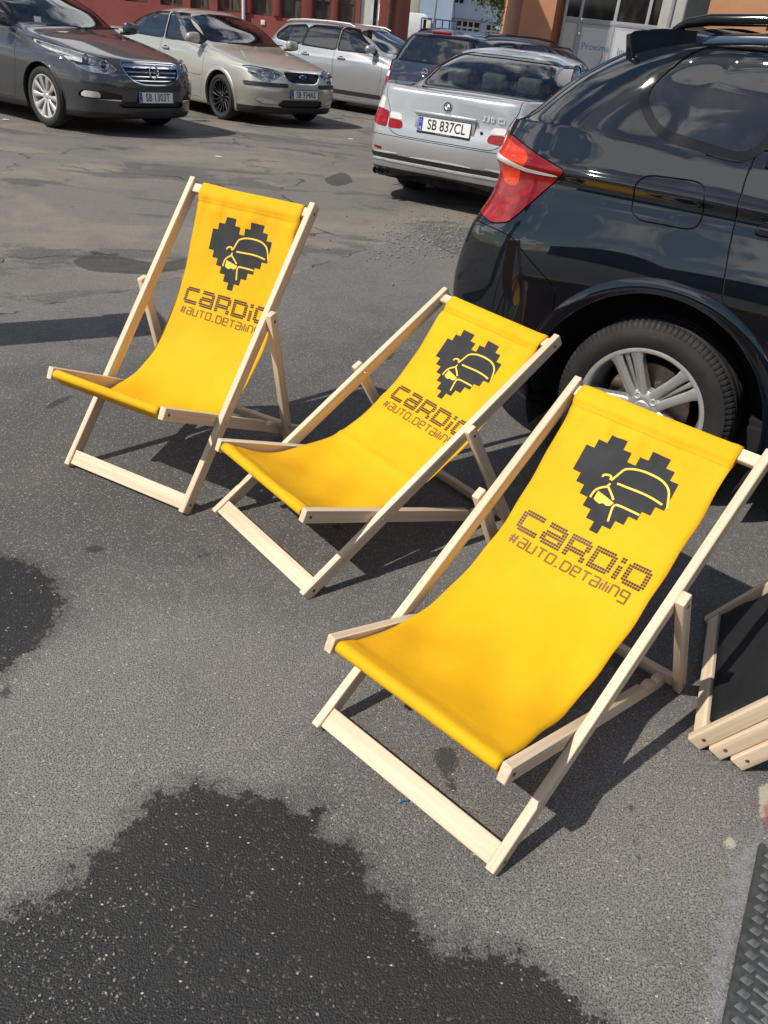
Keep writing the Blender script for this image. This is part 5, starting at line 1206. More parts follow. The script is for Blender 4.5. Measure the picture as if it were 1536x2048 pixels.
    for sg,cc in ((1,'L'),(-1,'R')):
        for dd,x in ((d1,-.05),(d2,-1.0)):
            p,n=surf_at(car.full,x=x,y=.9,z=.88); handle_part(dd[cc],x,sg*float(p[1]),.88,sg,'chrome',.19)
        mirror_part(car,.80,sg*.83,1.10,'paint_grey',sg,1.0)
    car.add('sill_trim',car.take(lambda p,g=0.0: np.minimum(.245-p.V[:,2],(p.V[:,1]-.3)*4)),'black_plastic',.003,.02)
    car.finish()
    P,N=half_at(car,0,.43,False); number_plate(t_,'SB 1303T',(P.x+.012,0,.425),(0,1,0),(-.05,0,1))
    wipers(car,[((1.06,.05,1.065),(1.00,.62,1.09)),((1.07,-.50,1.07),(1.05,.0,1.075))])
    box('road_tax_sticker',.002,.09,.06,(.98,-.55,1.12),'badge_white',t_,rot=None)
    cabin(t_,.15,-.80,.28,'seat_dark',.76,.82,0.64)
    for x in (fx,ax):
        for sg in (1,-1): add_wheel(t_,x,sg*.905,'ten',.338,.232,.235,'alloy_bright',True,spin=R(6))
    box('underbody',4.2,1.4,.10,(0,0,.24),'liner',t_)
    return car
# ================================================================== sand-coloured saloon with black wheels
def build_sand_saloon():
    d=dict(hw=.906,xf=2.365,xr=-2.365,zb=.19,zl=.55,zs=.84,zhood=.76,ztail=1.05,belt=[.80,.90,.95,.965,.98,.995,1.01],base=[.985,.975,.97,.975,.985,1.0,1.015],bf=(.035,.20,.56),
        cowl=(1.12,1.0),rwin=(-1.72,1.05),header=(.22,1.385),rhead=(-.92,1.37),wroof=.60,zm=1.22,zroof=1.372,H=1.429,gh=.11)
    car=Car('parked_car','sand metallic saloon car with black multi-spoke wheels beside the dark grey saloon',(-3.62,15.12),R(317.5),std_rings(d),'paint_sand',11,9); t_=car.t
    car.rear_lim=-1.5; car.front_lim=1.0; fx,ax=1.435,-1.319; zw=.315
    car.pane('windscreen',xlim(sd_end([(-.4,1.02),(.67,1.04),(.56,1.345),(-.4,1.37)],1,.2,True),.2,1.10),'car_glass',.022,sides='C')
    car.pane('rear_window',xlim(sd_end([(-.4,1.07),(.62,1.08),(.54,1.33),(-.4,1.345)],1,-.8,False),-1.70,-.8),'car_glass',.02,sides='C')
    car.pane('door_window',sd_side([(-.20,1.01),(-.20,1.338),(.10,1.332),(.82,1.015),(.82,1.0)],1),'dark_glass',.026)
    car.pane('door_window',sd_side([(-.28,1.01),(-.28,1.338),(-.95,1.31),(-1.30,1.05),(-1.22,1.02)],1),'dark_glass',.026)
    G=[(-.5,.745),(.31,.735),(.345,.715),(.27,.625),(.20,.60),(-.5,.595)]; gf=sd_front(car,G,1); a=car.take(gf,.010); ins,rim=clip(a,gf(a,0)); gr=car.add('grille',ins,'black_plastic',-.022,0,'C'); car.add('grille_rim',rim,'chrome',.005,.035,'C',gr)
    for k in range(9):
        y0=-.36+.09*k; 
        for nm,s_ in (('L',1),):
            b_,_=clip(ins,np.minimum(.005-np.abs(ins.S-(.035+.036*k)-(.70-ins.V[:,2])*.25),gf(ins,-.004))); car.add('grille_bar',b_,'black_trim',-.004,.012,'LR',{'L':gr,'R':gr})
    P,N=half_at(car,0,.69,False)
    vf=lathe([(.0003,.012),(.88,.010),(1.0,.004),(1.0,-.01)],36,'X'); bd=link('badge',smooth_mesh(([(x,y*.068,z*.030) for x,y,z in vf[0]],vf[1])),'chrome',t_,loc=(P.x+.008,0,.685))
    vf=lathe([(.0003,.0135),(.84,.0125)],36,'X'); link('badge_oval',smooth_mesh(([(x,y*.066,z*.028) for x,y,z in vf[0]],vf[1])),'badge_blue',bd)
    vf=text_vf('Ford',.036,1.1); place_flat(vf,'badge_lettering','chrome',bd,(.0150,0,0),(0,1,0),(0,0,1))
    head_lamp(car,[(.355,.715),(.56,.60),(.70,.615),(.90,.70),(.96,.775),(.80,.785),(.52,.765)],[(.52,.68,.055,1),(.70,.695,.055,1)])
    mo=bar_on(car,'bumper_moulding',lambda p,g=0.0: np.minimum(np.minimum(.028-np.abs(p.V[:,2]-.565),np.minimum(p.S-.28,1.02-p.S)),(p.V[:,0]-1.3)*3),'black_plastic',.007,.01,'LR')
    fg=sd_front(car,[(.40,.30),(.62,.295),(.80,.345),(.76,.40),(.52,.385)],1); a=car.take(fg); fg_=car.add('fog_surround',a,'lamp_silver',-.015,.03); f2,_=clip(a,fg(a,-.018)); car.add('fog_lamp',f2,'lens_clear',.002,.02,parent=fg_)
    it=sd_front(car,[(-.4,.265),(.36,.27),(.44,.30),(.36,.375),(-.4,.38)],1); car.add('lower_intake',car.take(it),'black_plastic',-.03,.05,'C')
    car.wheel_arch(fx,.358,zw,.045); car.wheel_arch(ax,.358,zw,.045)
    hood=lambda p,g=0.0: np.minimum(np.minimum(sd_poly(p.V[:,0],p.V[:,1],chaikin([(2.24,-.4),(2.22,.30),(2.12,.52),(1.86,.68),(1.04,.79),(1.10,.5),(1.14,-.4)],1)),(p.V[:,2]-.735)*4)+g,9)
    car.panel('bonnet',hood,sides='C')
    dF=sd_side([(1.0,.96),(1.02,.66),(.92,.26),(-.20,.26),(-.24,1.02),(.7,1.02)],1); dR=sd_side([(-.26,1.02),(-.22,.26),(-.88,.26),(-.98,.60),(-1.30,.78),(-1.32,1.02)],1)
    d1,_=car.panel('front_door',dF); d2,_=car.panel('rear_door',dR)
    for (dd,src) in ((d1,0),(d2,1)): pass
    bar_on(car,'side_moulding',lambda p,g=0.0: np.minimum(np.minimum(.012-np.abs(p.V[:,2]-.58),np.minimum(p.V[:,0]+1.0,.98-p.V[:,0])),(p.V[:,1]-.5)*4),'paint_sand',.008,.01,'LR')
    for sg,cc in ((1,'L'),(-1,'R')):
        for dd,x in ((d1,-.05),(d2,-1.02)):
            p,n=surf_at(car.full,x=x,y=.9,z=.86); handle_part(dd[cc],x,sg*float(p[1]),.86,sg,'paint_sand',.19)
        mirror_part(car,.84,sg*.81,1.05,'paint_sand',sg,1.0)
    car.add('front_skirt',car.take(lambda p,g=0.0: np.minimum(.27-p.V[:,2],(p.V[:,0]-1.7)*4)),'black_plastic',.002,.02,'C')
    car.finish()
    P,N=half_at(car,0,.47,False); number_plate(t_,'SB 934AS',(P.x+.014,0,.455),(0,1,0),(-.05,0,1))
    wipers(car,[((1.10,.05,1.02),(1.04,.60,1.045)),((1.11,-.50,1.02),(1.09,.0,1.03))])
    V,F=tube([(-.1,0,1.42),(-.55,0,1.70)],.003,5); link('aerial',smooth_mesh((V,F)),'black_plastic',t_)
    cabin(t_,.18,-.78,.26,'seat_dark',.74,.86,0.62)
    for x in (fx,ax):
        for sg in (1,-1): add_wheel(t_,x,sg*.885,'twist',.318,.228,.225,'alloy_black',True)
    box('underbody',4.1,1.4,.10,(0,0,.23),'liner',t_)
    return car
# ================================================================== estates
def estate(label,loc,yaw,paint_,L,hw,H,wb,fo,tail_poly,kind):
    d=dict(hw=hw,xf=L/2,xr=-L/2,zb=.19,zl=.60,zs=.88,zhood=.78,ztail=1.02,belt=[.82,.93,.985,1.0,1.015,1.035,1.05],base=[1.03,1.02,1.01,1.02,1.035,1.055,1.075],bf=(.035,.2,.58),
        cowl=(L*.235,1.04),rwin=(-L/2+.115,1.06),header=(.10,H-.055),rhead=(-L/2+.40 if kind!='box' else -L/2+.30,H-.085),wroof=.60,zm=1.26,zroof=H-.065,H=H,gh=.11,rear_x=(.05,.07,.085,.10),brw=(.02,.07,.22))
    car=Car('parked_car',label,loc,yaw,std_rings(d),paint_,10,8); t_=car.t; car.rear_lim=-L/2+.85; car.front_lim=L/2-1.2; fx=L/2-fo; ax=fx-wb; zt=H-.10
    car.pane('windscreen',xlim(sd_end([(-.4,1.06),(.66,1.08),(.55,zt+.0),(-.4,zt+.02)],1,.1,True),.1,L*.235-.02),'car_glass',.022,sides='C')
    car.pane('rear_window',xlim(sd_end([(-.4,1.085),(.63,1.10),(.545,H-.125),(-.4,H-.105)],1,-1.0,False),-9,-1.2),'dark_glass',.022,sides='C')
    car.pane('door_window',sd_side([(-.22,1.045),(-.22,zt),(.02,zt-.008),(.70,1.05)],1),'car_glass',.030)
    car.pane('door_window',sd_side([(-.29,1.045),(-.29,zt),(-.95,zt-.012),(-1.06,zt-.06),(-1.13,1.062)],1),'dark_glass',.030)
    car.pane('quarter_window',sd_side([(-1.185,1.068),(-1.11,zt-.05),(-1.20,zt-.02),(-1.62,zt-.06),(-1.83,1.17),(-1.76,1.115)],1),'dark_glass',.030)
    tl=sd_rear(car,tail_poly,1); lamp=car.add('tail_lamp',car.take(tl,0),'lens_smoke' if kind=='hatch' else 'lens_red',.004,.02)
    if kind=='box':
        cl=bar_on(car,'indicator_lens',sd_rear(car,[(q,min(z,.0)+.0) for q,z in [(.70,.0)]]*3,0) if False else (lambda p,g=0.0: np.minimum(tl(p,-.006),.035-np.abs(p.V[:,2]-.90))),'lens_clear',.006,.01,'LR',lamp)
    car.wheel_arch(fx,.35,.315); car.wheel_arch(ax,.35,.315)
    car.panel('bumper',sd_side([(-L,.585),(-L/2+.55,.585),(-L/2+.58,.1),(-L,.1)],1,-9),sides='C')
    car.panel('tailgate',xlim(sd_end([(-.5,.60),(.52,.60),(.60,.75),(.655,1.06),(.56,H-.10),(.5,H-.03),(-.5,H-.03)],1,-1.3,False),-9,-L/2+.42),sides='C')
    dF=sd_side([(.92,1.0),(.94,.66),(.82,.26),(-.22,.26),(-.26,1.04),(.6,1.04)],1); dR=sd_side([(-.28,1.04),(-.24,.26),(-.82,.26),(-.95,.60),(-1.14,.80),(-1.16,1.06)],1)
    d1,_=car.panel('front_door',dF); d2,_=car.panel('rear_door',dR)
    for sg,cc in ((1,'L'),(-1,'R')):
        for dd,x in ((d1,-.06),(d2,-.98)):
            p,n=surf_at(car.full,x=x,y=.9,z=.90); handle_part(dd[cc],x,sg*float(p[1]),.90,sg,paint_,.19)
        mirror_part(car,.66,sg*(hw-.11),1.10,paint_,sg,1.0)
        pts=[(-L/2+.52,H-.070),(-L/2+.62,H-.040),(-L/2+1.0,H-.012),(-.6,H-.002),(-.15,H-.014),(.0,H-.055)]
        V,F=tube([(x,sg*.565,z) for x,z in pts],[.008,.015,.017,.017,.015,.008],8); link('roof_rail',smooth_mesh((V,F)),'lamp_silver' if kind=='hatch' else 'black_trim',t_)
    bar_on(car,'sill_moulding',lambda p,g=0.0: np.minimum(np.minimum(.035-np.abs(p.V[:,2]-.335),np.minimum(p.V[:,0]-ax-.38,fx-.38-p.V[:,0])),(p.V[:,1]-.5)*4),'black_plastic',.008,.01,'LR')
    P,N=half_at(car,0,1.0); 
    head_lamp(car,[(.42,.70),(.62,.66),(.95,.76),(1.05,.84),(.80,.83),(.55,.78)],[(.62,.73,.05,1)])
    car.finish()
    cabin(t_,.12,-.85,.28,'seat_dark',.74,.70,0.62)
    for x in (fx,ax):
        for sg in (1,-1): add_wheel(t_,x,sg*(hw-.022),'plain5',.317,.215,.205,'alloy',False)
    box('underbody',L-.6,1.4,.10,(0,0,.23),'liner',t_)
    return car
def build_estates():
    a=estate('silver estate car parked sideways behind the sand saloon, before the red wall',(-1.20,18.12),R(-33.8),'paint_silver',4.559,.902,1.487,2.703,.93,[(.50,.86),(.62,.80),(.80,.86),(1.06,.93),(1.10,1.0),(.85,1.01),(.56,.98)],'hatch')
    b=estate('dark navy estate car seen from behind, just beyond the silver coupe',(1.31,13.70),R(50.5),'paint_navy',4.515,.877,1.500,2.703,.90,[(.62,.72),(.80,.72),(.86,.76),(.84,1.02),(.70,1.03),(.655,.95)],'box')
    t_=b.t; H=1.5; P,N=half_at(b,0,.97); rt=(0,-1,0); up=Vector((.2,0,1))
    V,F=lathe([(.040,-.004),(.048,.002),(.052,.008),(.048,.010),(.042,.006),(.040,-.004)],30,'X'); link('badge',smooth_mesh(([(-x,y,z) for x,y,z in V],F)),'chrome',t_,loc=(P.x-.008,0,.965))
    bm=extrude_poly([(-.066,.003),(.008,.003),(-.008,.018),(.066,-.003),(-.008,-.003),(.008,-.018)],.008,'X'); link('badge_bolt',bm_mesh(bm),'chrome',t_,loc=(P.x-.012,0,.965))
    box('brake_lamp',.03,.30,.026,(-4.515/2+.335,0,H-.060),'lens_red',t_,.006)
    V,F=tube([(-4.515/2+.145,.12,1.10),(-4.515/2+.16,-.02,1.115),(-4.515/2+.165,-.34,1.12)],.011,6); link('wiper',smooth_mesh((V,F)),'black_plastic',t_)
    V,F=tube([(-4.515/2+.58,0,H-.02),(-4.515/2+.50,0,H+.40)],[.006,.0025],6); link('aerial',smooth_mesh((V,F)),'black_plastic',t_)
    c=estate('black estate car hidden behind the silver coupe, only its roof in view',(2.42,19.6),R(52),'paint_black',4.50,.877,1.47,2.703,.90,[(.62,.72),(.80,.72),(.86,.76),(.84,1.02),(.70,1.03),(.655,.95)],'box2')
build_black_car(); build_coupe(); build_grey_saloon(); build_sand_saloon(); build_estates()
# ------------------------------------------------------------------ buildings and things behind the yard
def at_y(px,py,Y):
    d=ray_dir(px,py); k=Y/d.y; return Vector((d.x*k,Y,CAM_H+d.z*k))
def wallmat(name,col,col2,streak=0.25,bump=0.25,scale=3.0):
    t=NT(name); P=t.pos(); a=t.noise(P,scale*.35,5.0,0.6); b_=t.noise(t.scale(P,(6,6,.35)),1.0,4.0,0.6); f=t.noise(P,120.0,3.0,0.6)
    c=t.mix(t.ramp(a,.3,.7),col,col2); c=t.mix(t.math('MULTIPLY',t.ramp(b_,.52,.75),streak),c,tuple(x*.55 for x in col)); t.done(t.bsdf(Base_Color=c,Roughness=.85,Normal=t.bump(f,bump,.004)))
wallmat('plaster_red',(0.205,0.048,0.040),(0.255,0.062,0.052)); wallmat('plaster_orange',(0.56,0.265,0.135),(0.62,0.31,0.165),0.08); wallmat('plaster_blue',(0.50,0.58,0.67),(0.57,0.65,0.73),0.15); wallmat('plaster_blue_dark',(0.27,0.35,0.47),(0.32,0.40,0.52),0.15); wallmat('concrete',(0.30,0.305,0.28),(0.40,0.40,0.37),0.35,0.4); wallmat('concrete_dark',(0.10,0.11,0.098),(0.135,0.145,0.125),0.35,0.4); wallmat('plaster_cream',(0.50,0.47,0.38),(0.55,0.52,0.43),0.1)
plain('wood_brown',(0.085,0.040,0.018),0.5,var=0.3,scale=12); plain('frame_white',(0.66,0.67,0.68),0.45,var=0.06); plain('frame_grey',(0.40,0.41,0.43),0.45,var=0.06); plain('panel_cream',(0.56,0.56,0.50),0.5,var=0.04); plain('panel_white',(0.66,0.68,0.70),0.5,var=0.04); plain('text_teal',(0.10,0.30,0.42),0.5); plain('metal_post',(0.30,0.31,0.31),0.5,0.4); plain('pipe_white',(0.60,0.58,0.57),0.5); plain('stripe_red',(0.48,0.07,0.05),0.5); plain('blue_steel',(0.02,0.06,0.20),0.45); plain('awning_blue',(0.20,0.48,0.66),0.7)
t=NT('window_dark'); P=t.pos(); f=t.noise(t.scale(P,(2.0,2.0,.8)),1.3,3.0); b=t.bsdf(Base_Color=t.mix(t.ramp(f,.4,.7),(0.012,0.013,0.016),(0.045,0.042,0.038)),Roughness=.06); b.inputs['Specular IOR Level'].default_value=.6; t.done(b)
t=NT('window_curtain'); P=t.pos(); f=t.noise(t.scale(P,(9,9,1.2)),1.0,3.0); b=t.bsdf(Base_Color=t.mix(t.ramp(f,.35,.7),(0.055,0.05,0.038),(0.15,0.135,0.105)),Roughness=.08); t.done(b)
t=NT('leaf_print'); P=t.pos(); v=t.n('ShaderNodeTexVoronoi',{'Vector':t.scale(P,(1.0,1.0,.55)),'Scale':1.1}); vc=t.n('ShaderNodeSeparateColor',{'Color':v.outputs['Color']}).outputs[0]; c=t.mix(t.ramp(vc,.35,.45),(0.22,0.32,0.10),t.mix(t.ramp(vc,.65,.75),(0.50,0.50,0.36),(0.05,0.07,0.055))); t.done(t.bsdf(Base_Color=c,Roughness=.6))
def ybox(name,x0,x1,y0,y1,z0,z1,mat,parent=None,bev=0.0): return box(name,abs(x1-x0),abs(y1-y0),abs(z1-z0),((x0+x1)/2,(y0+y1)/2,(z0+z1)/2),mat,parent,bev)
def facade(t_,x0,x1,z0,z1,Y,thick,openings,mat,name='wall'):
    """a wall with real openings, built from butted blocks"""
    xs=sorted({x0,x1,*[o[0] for o in openings],*[o[1] for o in openings]}); zs=sorted({z0,z1,*[o[2] for o in openings],*[o[3] for o in openings]})
    V=[];F=[]
    bm=bmesh.new()
    for i in range(len(xs)-1):
        j=0
        while j<len(zs)-1:
            def open_(j): 
                cx,cz=(xs[i]+xs[i+1])/2,(zs[j]+zs[j+1])/2; return any(o[0]<cx<o[1] and o[2]<cz<o[3] for o in openings)
            if open_(j): j+=1; continue
            k=j
            while k+1<len(zs)-1 and not open_(k+1): k+=1
            r=bmesh.ops.create_cube(bm,size=1.0); sx,sz=xs[i+1]-xs[i],zs[k+1]-zs[j]
            for v in r['verts']: v.co=Vector((v.co.x*sx+(xs[i]+xs[i+1])/2,v.co.y*thick+Y+thick/2,v.co.z*sz+(zs[j]+zs[k+1])/2))
            j=k+1
    bmesh.ops.remove_doubles(bm,verts=bm.verts,dist=1e-5)
    bmesh.ops.dissolve_limit(bm,angle_limit=0.01,verts=bm.verts,edges=bm.edges)
    return link(name,bm_mesh(bm,'wall'),mat,t_)
def window(t_,x0,x1,z0,z1,Y,fmat,gmat,nx=2,zbar=(),fr=.06,depth=.12,sill=None,bar=.05):
    w=bpy.data.objects.new('window',None); COL.objects.link(w); w.parent=t_; w.empty_display_size=.1
    ya,yb=Y+depth,Y+depth+.06
    ybox('frame',x0+.002,x0+fr,ya,yb,z0+.002,z1-.002,fmat,w); ybox('frame',x1-fr,x1-.002,ya,yb,z0+.002,z1-.002,fmat,w); ybox('frame',x0+fr,x1-fr,ya,yb,z0+.002,z0+fr,fmat,w); ybox('frame',x0+fr,x1-fr,ya,yb,z1-fr,z1-.002,fmat,w)
    xs=[x0+fr+(x1-x0-2*fr)*k/nx for k in range(nx+1)]; zs=[z0+fr,*zbar,z1-fr]
    for k in range(1,nx): ybox('mullion',xs[k]-bar/2,xs[k]+bar/2,ya+.004,yb-.004,z0+fr,z1-fr,fmat,w)
    for z in zbar: ybox('transom',x0+fr,x1-fr,ya-.003,yb-.012,z-bar/2,z+bar/2,fmat,w)
    for i in range(nx):
        for j in range(len(zs)-1): ybox('pane',xs[i]+(bar/2 if i else 0)+.001,xs[i+1]-(bar/2 if i<nx-1 else 0)-.001,ya+.03,ya+.036,zs[j]+(bar/2 if j else 0)+.001,zs[j+1]-(bar/2 if j<len(zs)-2 else 0)-.001,gmat,w)
    if sill: ybox('sill',x0-.05,x1+.05,Y-.06,Y+depth+.0,z0-.05,z0-.001,sill,w,.008)
    return w
# ---- red building
Y=24.0; rb=thing('red_building','dark red rendered building with brown wooden windows at the upper left','building',(0,0,0))
ex=lambda px,py: at_y(px,py,Y).x
zsill=at_y(570,36,Y).z; zg=-.35; H1=7.5
wins=[(435,482),(504,545),(562,603),(626,662),(677,711)]
ops=[]
for a,b_ in wins: ops.append((ex(a,25),ex(b_,25),zsill,zsill+2.1))
left=[(180,225),(250,295),(320,365),(380,418)]
for a,b_ in left: ops.append((ex(a,-5),ex(b_,-5),zsill,zsill+2.1))
dx0,dx1=ex(720,30),ex(757,40); ops.append((dx0,dx1,zg,2.25))
xL,xR=ex(-350,20),ex(789,60)
facade(rb,xL,xR,zg,H1,Y,.35,ops,'plaster_red')
ybox('side_wall',xR-.35,xR-.001,Y+.352,Y+12,zg,H1,'plaster_red',rb)
for (x0,x1,z0,z1) in ops[:-1]: window(rb,x0,x1,z0,z1,Y,'wood_brown','window_curtain',2,(z0+.62*.8,),.055,.14,None,.06)
for a,b_ in zip(wins[:-1],wins[1:]):
    x0,x1=ex(a[1]+2,30),ex(b_[0]-2,30)
    if x1-x0>.12: ybox('pilaster',x0,x1,Y-.05,Y-.001,zsill+.02,H1,'plaster_red',rb,.01)
ybox('door_panel',dx0+.01,(dx0+dx1)/2+.04,Y+.06,Y+.12,zg+.3,2.24,'panel_cream',rb)
dr=ybox('door',(dx0+dx1)/2+.05,dx1-.02,Y+.07,Y+.12,zg+.3,2.24,'frame_white',rb); ybox('door_glass',(dx0+dx1)/2+.09,dx1-.06,Y+.055,Y+.068,.95,2.1,'window_dark',dr)
vf=tube([(ex(488,20),Y-.06,zg),(ex(488,20),Y-.06,H1)],.045,10); link('downpipe',smooth_mesh(vf),'pipe_white',rb)
vf=tube([(ex(776,60),Y-.07,zg),(ex(776,60),Y-.07,H1)],.07,10); link('downpipe',smooth_mesh(vf),'wood_brown',rb)
c=at_y(526,45,Y); ybox('wall_plaque',c.x-.055,c.x+.055,Y-.02,Y-.001,c.z-.055,c.z+.055,'frame_white',rb,.004)
ybox('plinth',xL,dx0-.02,Y-.03,Y-.001,zg,.45,'plaster_red',rb)
ybox('roof',xL-.3,xR+.3,Y-.4,Y+12.2,H1,H1+.3,'concrete_dark',rb)
# ---- orange building with the glazed entrance
Y=33.0; ob=thing('orange_building','orange rendered building with a grey glazed entrance at the upper right','building',(0,0,0)); zg=-.5; H2=7.0
xa,xb_=at_y(1037,60,Y-1.3).x,at_y(1104,60,Y-1.3).x
ybox('pier',xa,xb_,Y-1.3,Y+.4,zg,H2,'plaster_orange',ob)
x0=xb_+.0; x1=at_y(1327,60,Y).x; ztr=at_y(1180,46,Y).z
xr2=at_y(2100,100,Y).x
ybox('wall',x1,xr2,Y-.15,Y+.4,zg,H2,'plaster_orange',ob); ybox('lintel',x0,x1-.001,Y-.10,Y+.3,ztr+1.35,H2,'plaster_orange',ob); ybox('back_wall',xa,xr2,Y+.402,Y+8,zg,H2,'plaster_orange',ob)
xf0=at_y(1121,80,Y).x
fr=.10
def vx(px,py=70): return at_y(px,py,Y).x
# entrance frame
posts=[vx(1123),vx(1156,60),vx(1222,80),vx(1285,85),vx(1322,90)]
for p in posts: ybox('post',p-fr/2,p+fr/2,Y-.02,Y+.10,zg,ztr+1.34,'frame_grey',ob,.006)
ybox('transom',posts[0]+fr/2,posts[-1]-fr/2,Y-.022,Y+.09,ztr-.03,ztr+.13,'frame_grey',ob,.006)
for a,b_ in zip(posts[:-1],posts[1:]):
    ybox('pane',a+fr/2+.002,b_-fr/2-.002,Y+.03,Y+.04,ztr+.135,ztr+1.33,'window_dark',ob)
ybox('side_panel',posts[0]+fr/2+.002,posts[1]-fr/2-.002,Y+.01,Y+.05,zg,ztr-.035,'panel_cream',ob)
for i,(a,b_) in enumerate(((posts[1],posts[2]),(posts[2],posts[3]),(posts[3],posts[4]))):
    l=ybox('door_leaf',a+fr/2+.004,b_-fr/2-.004,Y-.015,Y+.04,zg,ztr-.04,'frame_grey',ob,.004)
    ybox('leaf_panel',a+fr/2+.09,b_-fr/2-.09,Y-.024,Y-.016,zg+.1,ztr-.14,'panel_white',l)
    if i==0:
        vf=tube([(b_-.20,Y-.03,.62),(b_-.20,Y-.11,.64),(b_-.14,Y-.11,.98),(b_-.20,Y-.11,1.02),(b_-.27,Y-.11,.70),(b_-.27,Y-.03,.66)],.018,8); link('pull_handle',smooth_mesh(vf),'metal_post',l)
        for z in (1.55,1.98): ybox('hinge',a+fr/2-.03,a+fr/2+.03,Y-.06,Y-.025,z-.05,z+.05,'chrome',l,.01)
for txt,a,b_ in (('Proxima',1156,1222),('Inwestycje',1222,1285)):
    c=at_y((a+b_)/2+1,95,Y); vf=text_vf(txt,.30,1.0)
    if txt!='Proxima':
        mx=min(v[0] for v in vf[0]); off=vx(a+5,95)+.10-mx; vf=([(x*.9+off+.0,y,z) for x,y,z in vf[0]],vf[1]); o3=(0,Y-.029,at_y(1225,102,Y).z)
        place_flat(vf,'door_lettering','text_teal',ob,o3,(1,0,0),(0,0,1))
    else: place_flat(vf,'door_lettering','text_teal',ob,(c.x,Y-.029,c.z),(1,0,0),(0,0,1))
ybox('roof',xa-.2,xr2+.2,Y-1.6,Y+8.2,H2,H2+.3,'concrete_dark',ob)
# ---- concrete gate pillar in front of it
Y=29.0; c=at_y(1372,45,Y); gp=thing('concrete_pillar','weathered grey concrete pillar before the orange wall, above the black car roof','pillar',(c.x,Y,-.4))
xl,xm,xr_=at_y(1323,30,Y).x-c.x,at_y(1364,30,Y).x-c.x,at_y(1422,30,Y).x-c.x
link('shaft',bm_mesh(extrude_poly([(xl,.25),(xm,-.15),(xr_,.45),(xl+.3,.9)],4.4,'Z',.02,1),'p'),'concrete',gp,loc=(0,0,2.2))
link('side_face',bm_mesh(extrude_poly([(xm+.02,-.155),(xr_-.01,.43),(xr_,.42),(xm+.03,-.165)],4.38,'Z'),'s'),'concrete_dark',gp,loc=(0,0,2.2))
vf=tube([((xl+xm)/2-.02,.02,0),((xl+xm)/2-.02,.02,4.4)],.05,8); link('conduit',smooth_mesh(vf),'metal_post',gp)
# ---- pale blue building far behind
Y=95.0; bb=thing('blue_building','pale blue building far off between the red and the orange buildings','building',(0,0,0)); zg=-1.5; ex=lambda px,py:at_y(px,py,Y).x; ez=lambda px,py:at_y(px,py,Y).z
xl,xr_=ex(901,40),ex(1150,60)
ops=[(ex(908,4),ex(928,6),ez(918,8),ez(918,8)+2.1),(ex(952,8),ex(968,10),ez(960,12),ez(960,12)+2.1),(ex(980,10),ex(1000,12),ez(990,15),ez(990,15)+2.1),(ex(1030,10),ex(1050,12),ez(1040,20),ez(1040,20)+2.1)]
z0,z1=ez(935,72),ez(935,41); z2,z3=ez(990,78),ez(990,49)
low=[(ex(909,60),ex(959,65),z0,z1),(ex(970,65),ex(1013,70),z2,z3)]
facade(bb,xl,xr_,zg,16,Y,.5,ops+low,'plaster_blue')
for o in ops: window(bb,*o,Y,'frame_white','window_dark',2,(),.08,.2,'frame_white',.07)
for o in low: window(bb,*o,Y,'frame_white','window_dark',4,(o[3]-.62,),.10,.15,None,.16)
ybox('ledge',xl,xr_,Y-.35,Y-.002,ez(935,38),ez(935,36.5),'frame_white',bb)
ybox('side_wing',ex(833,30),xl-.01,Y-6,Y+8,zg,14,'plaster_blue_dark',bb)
ybox('roof',ex(833,30)-.3,xr_,Y-6.2,Y+9,16,16.4,'concrete_dark',bb)
aw=thing('awning','small light blue awning at the foot of the pale blue building','awning',(ex(1018,58),Y-2.5,0)); o=link('canopy',bm_mesh(extrude_poly([(-1.5,.02),(1.5,.02),(1.7,-.28),(-1.7,-.28)],2.2,'Y',.02,1),'a'),'awning_blue',aw,loc=(0,0,ez(1018,55)));
for sx in (-1.4,1.4): box('awning_post',.06,.06,ez(1018,55)-.25+1.5,(sx,-.9,(ez(1018,55)-.25-1.5)/2),'metal_post',aw)
# ---- printed hoarding, van, barrier, lamp post, railing
Y=78.0; c0,c1=at_y(797,20,Y),at_y(836,25,Y); hb=thing('hoarding','tall hoarding printed with green leaves beside the red building','billboard',((c0.x+c1.x)/2,Y,-1.2))
w_=c1.x-c0.x; zb_=at_y(816,43,Y).z; box('printed_panel',w_,.12,5.0,(0,0,zb_+1.2+2.5),'leaf_print',hb,.01); box('panel_edge',.12,.16,5.1,(w_/2+.07,0,zb_+1.2+2.5),'metal_post',hb)
for sx in (-.42,.42): box('hoarding_post',.14,.14,zb_+1.2,(sx*w_,.15,(zb_+1.2)/2),'metal_post',hb)
Y=70.0; g=at_y(826,82,Y); vn=thing('delivery_van','white delivery van parked far off at the end of the red building','van',(at_y(822,70,Y).x,Y,g.z-.25),R(8))
vb=link('van_body',bm_mesh(extrude_poly([(-2.3,.35),(-2.3,1.95),(-2.15,2.05),(.75,2.05),(1.0,1.95),(1.55,1.25),(2.15,1.05),(2.35,.75),(2.35,.35)],1.8,'Y',.08,3),'v',40),'paint_white',vn)
ybox('van_window',.72,1.40,-.915,-.905,1.18,1.72,'window_dark',vn); ybox('windscreen',1.35,1.42,-.7,.7,1.25,1.8,'window_dark',vn)
vf=text_vf('MTR',.42,1.1); place_flat(vf,'van_lettering','plate_blue',vn,(-.9,-.912,1.45),(1,0,0),(0,0,1))
for x in (-1.45,1.5):
    for sg in (1,-1): add_wheel(vn,x,sg*.88,'plain5',.32,.21,.2,'alloy',False)
Y=58.0; b0=at_y(807,84,Y); ba=thing('barrier_arm','raised red and white striped barrier arm near the white van','barrier',(b0.x,Y,-1.0))
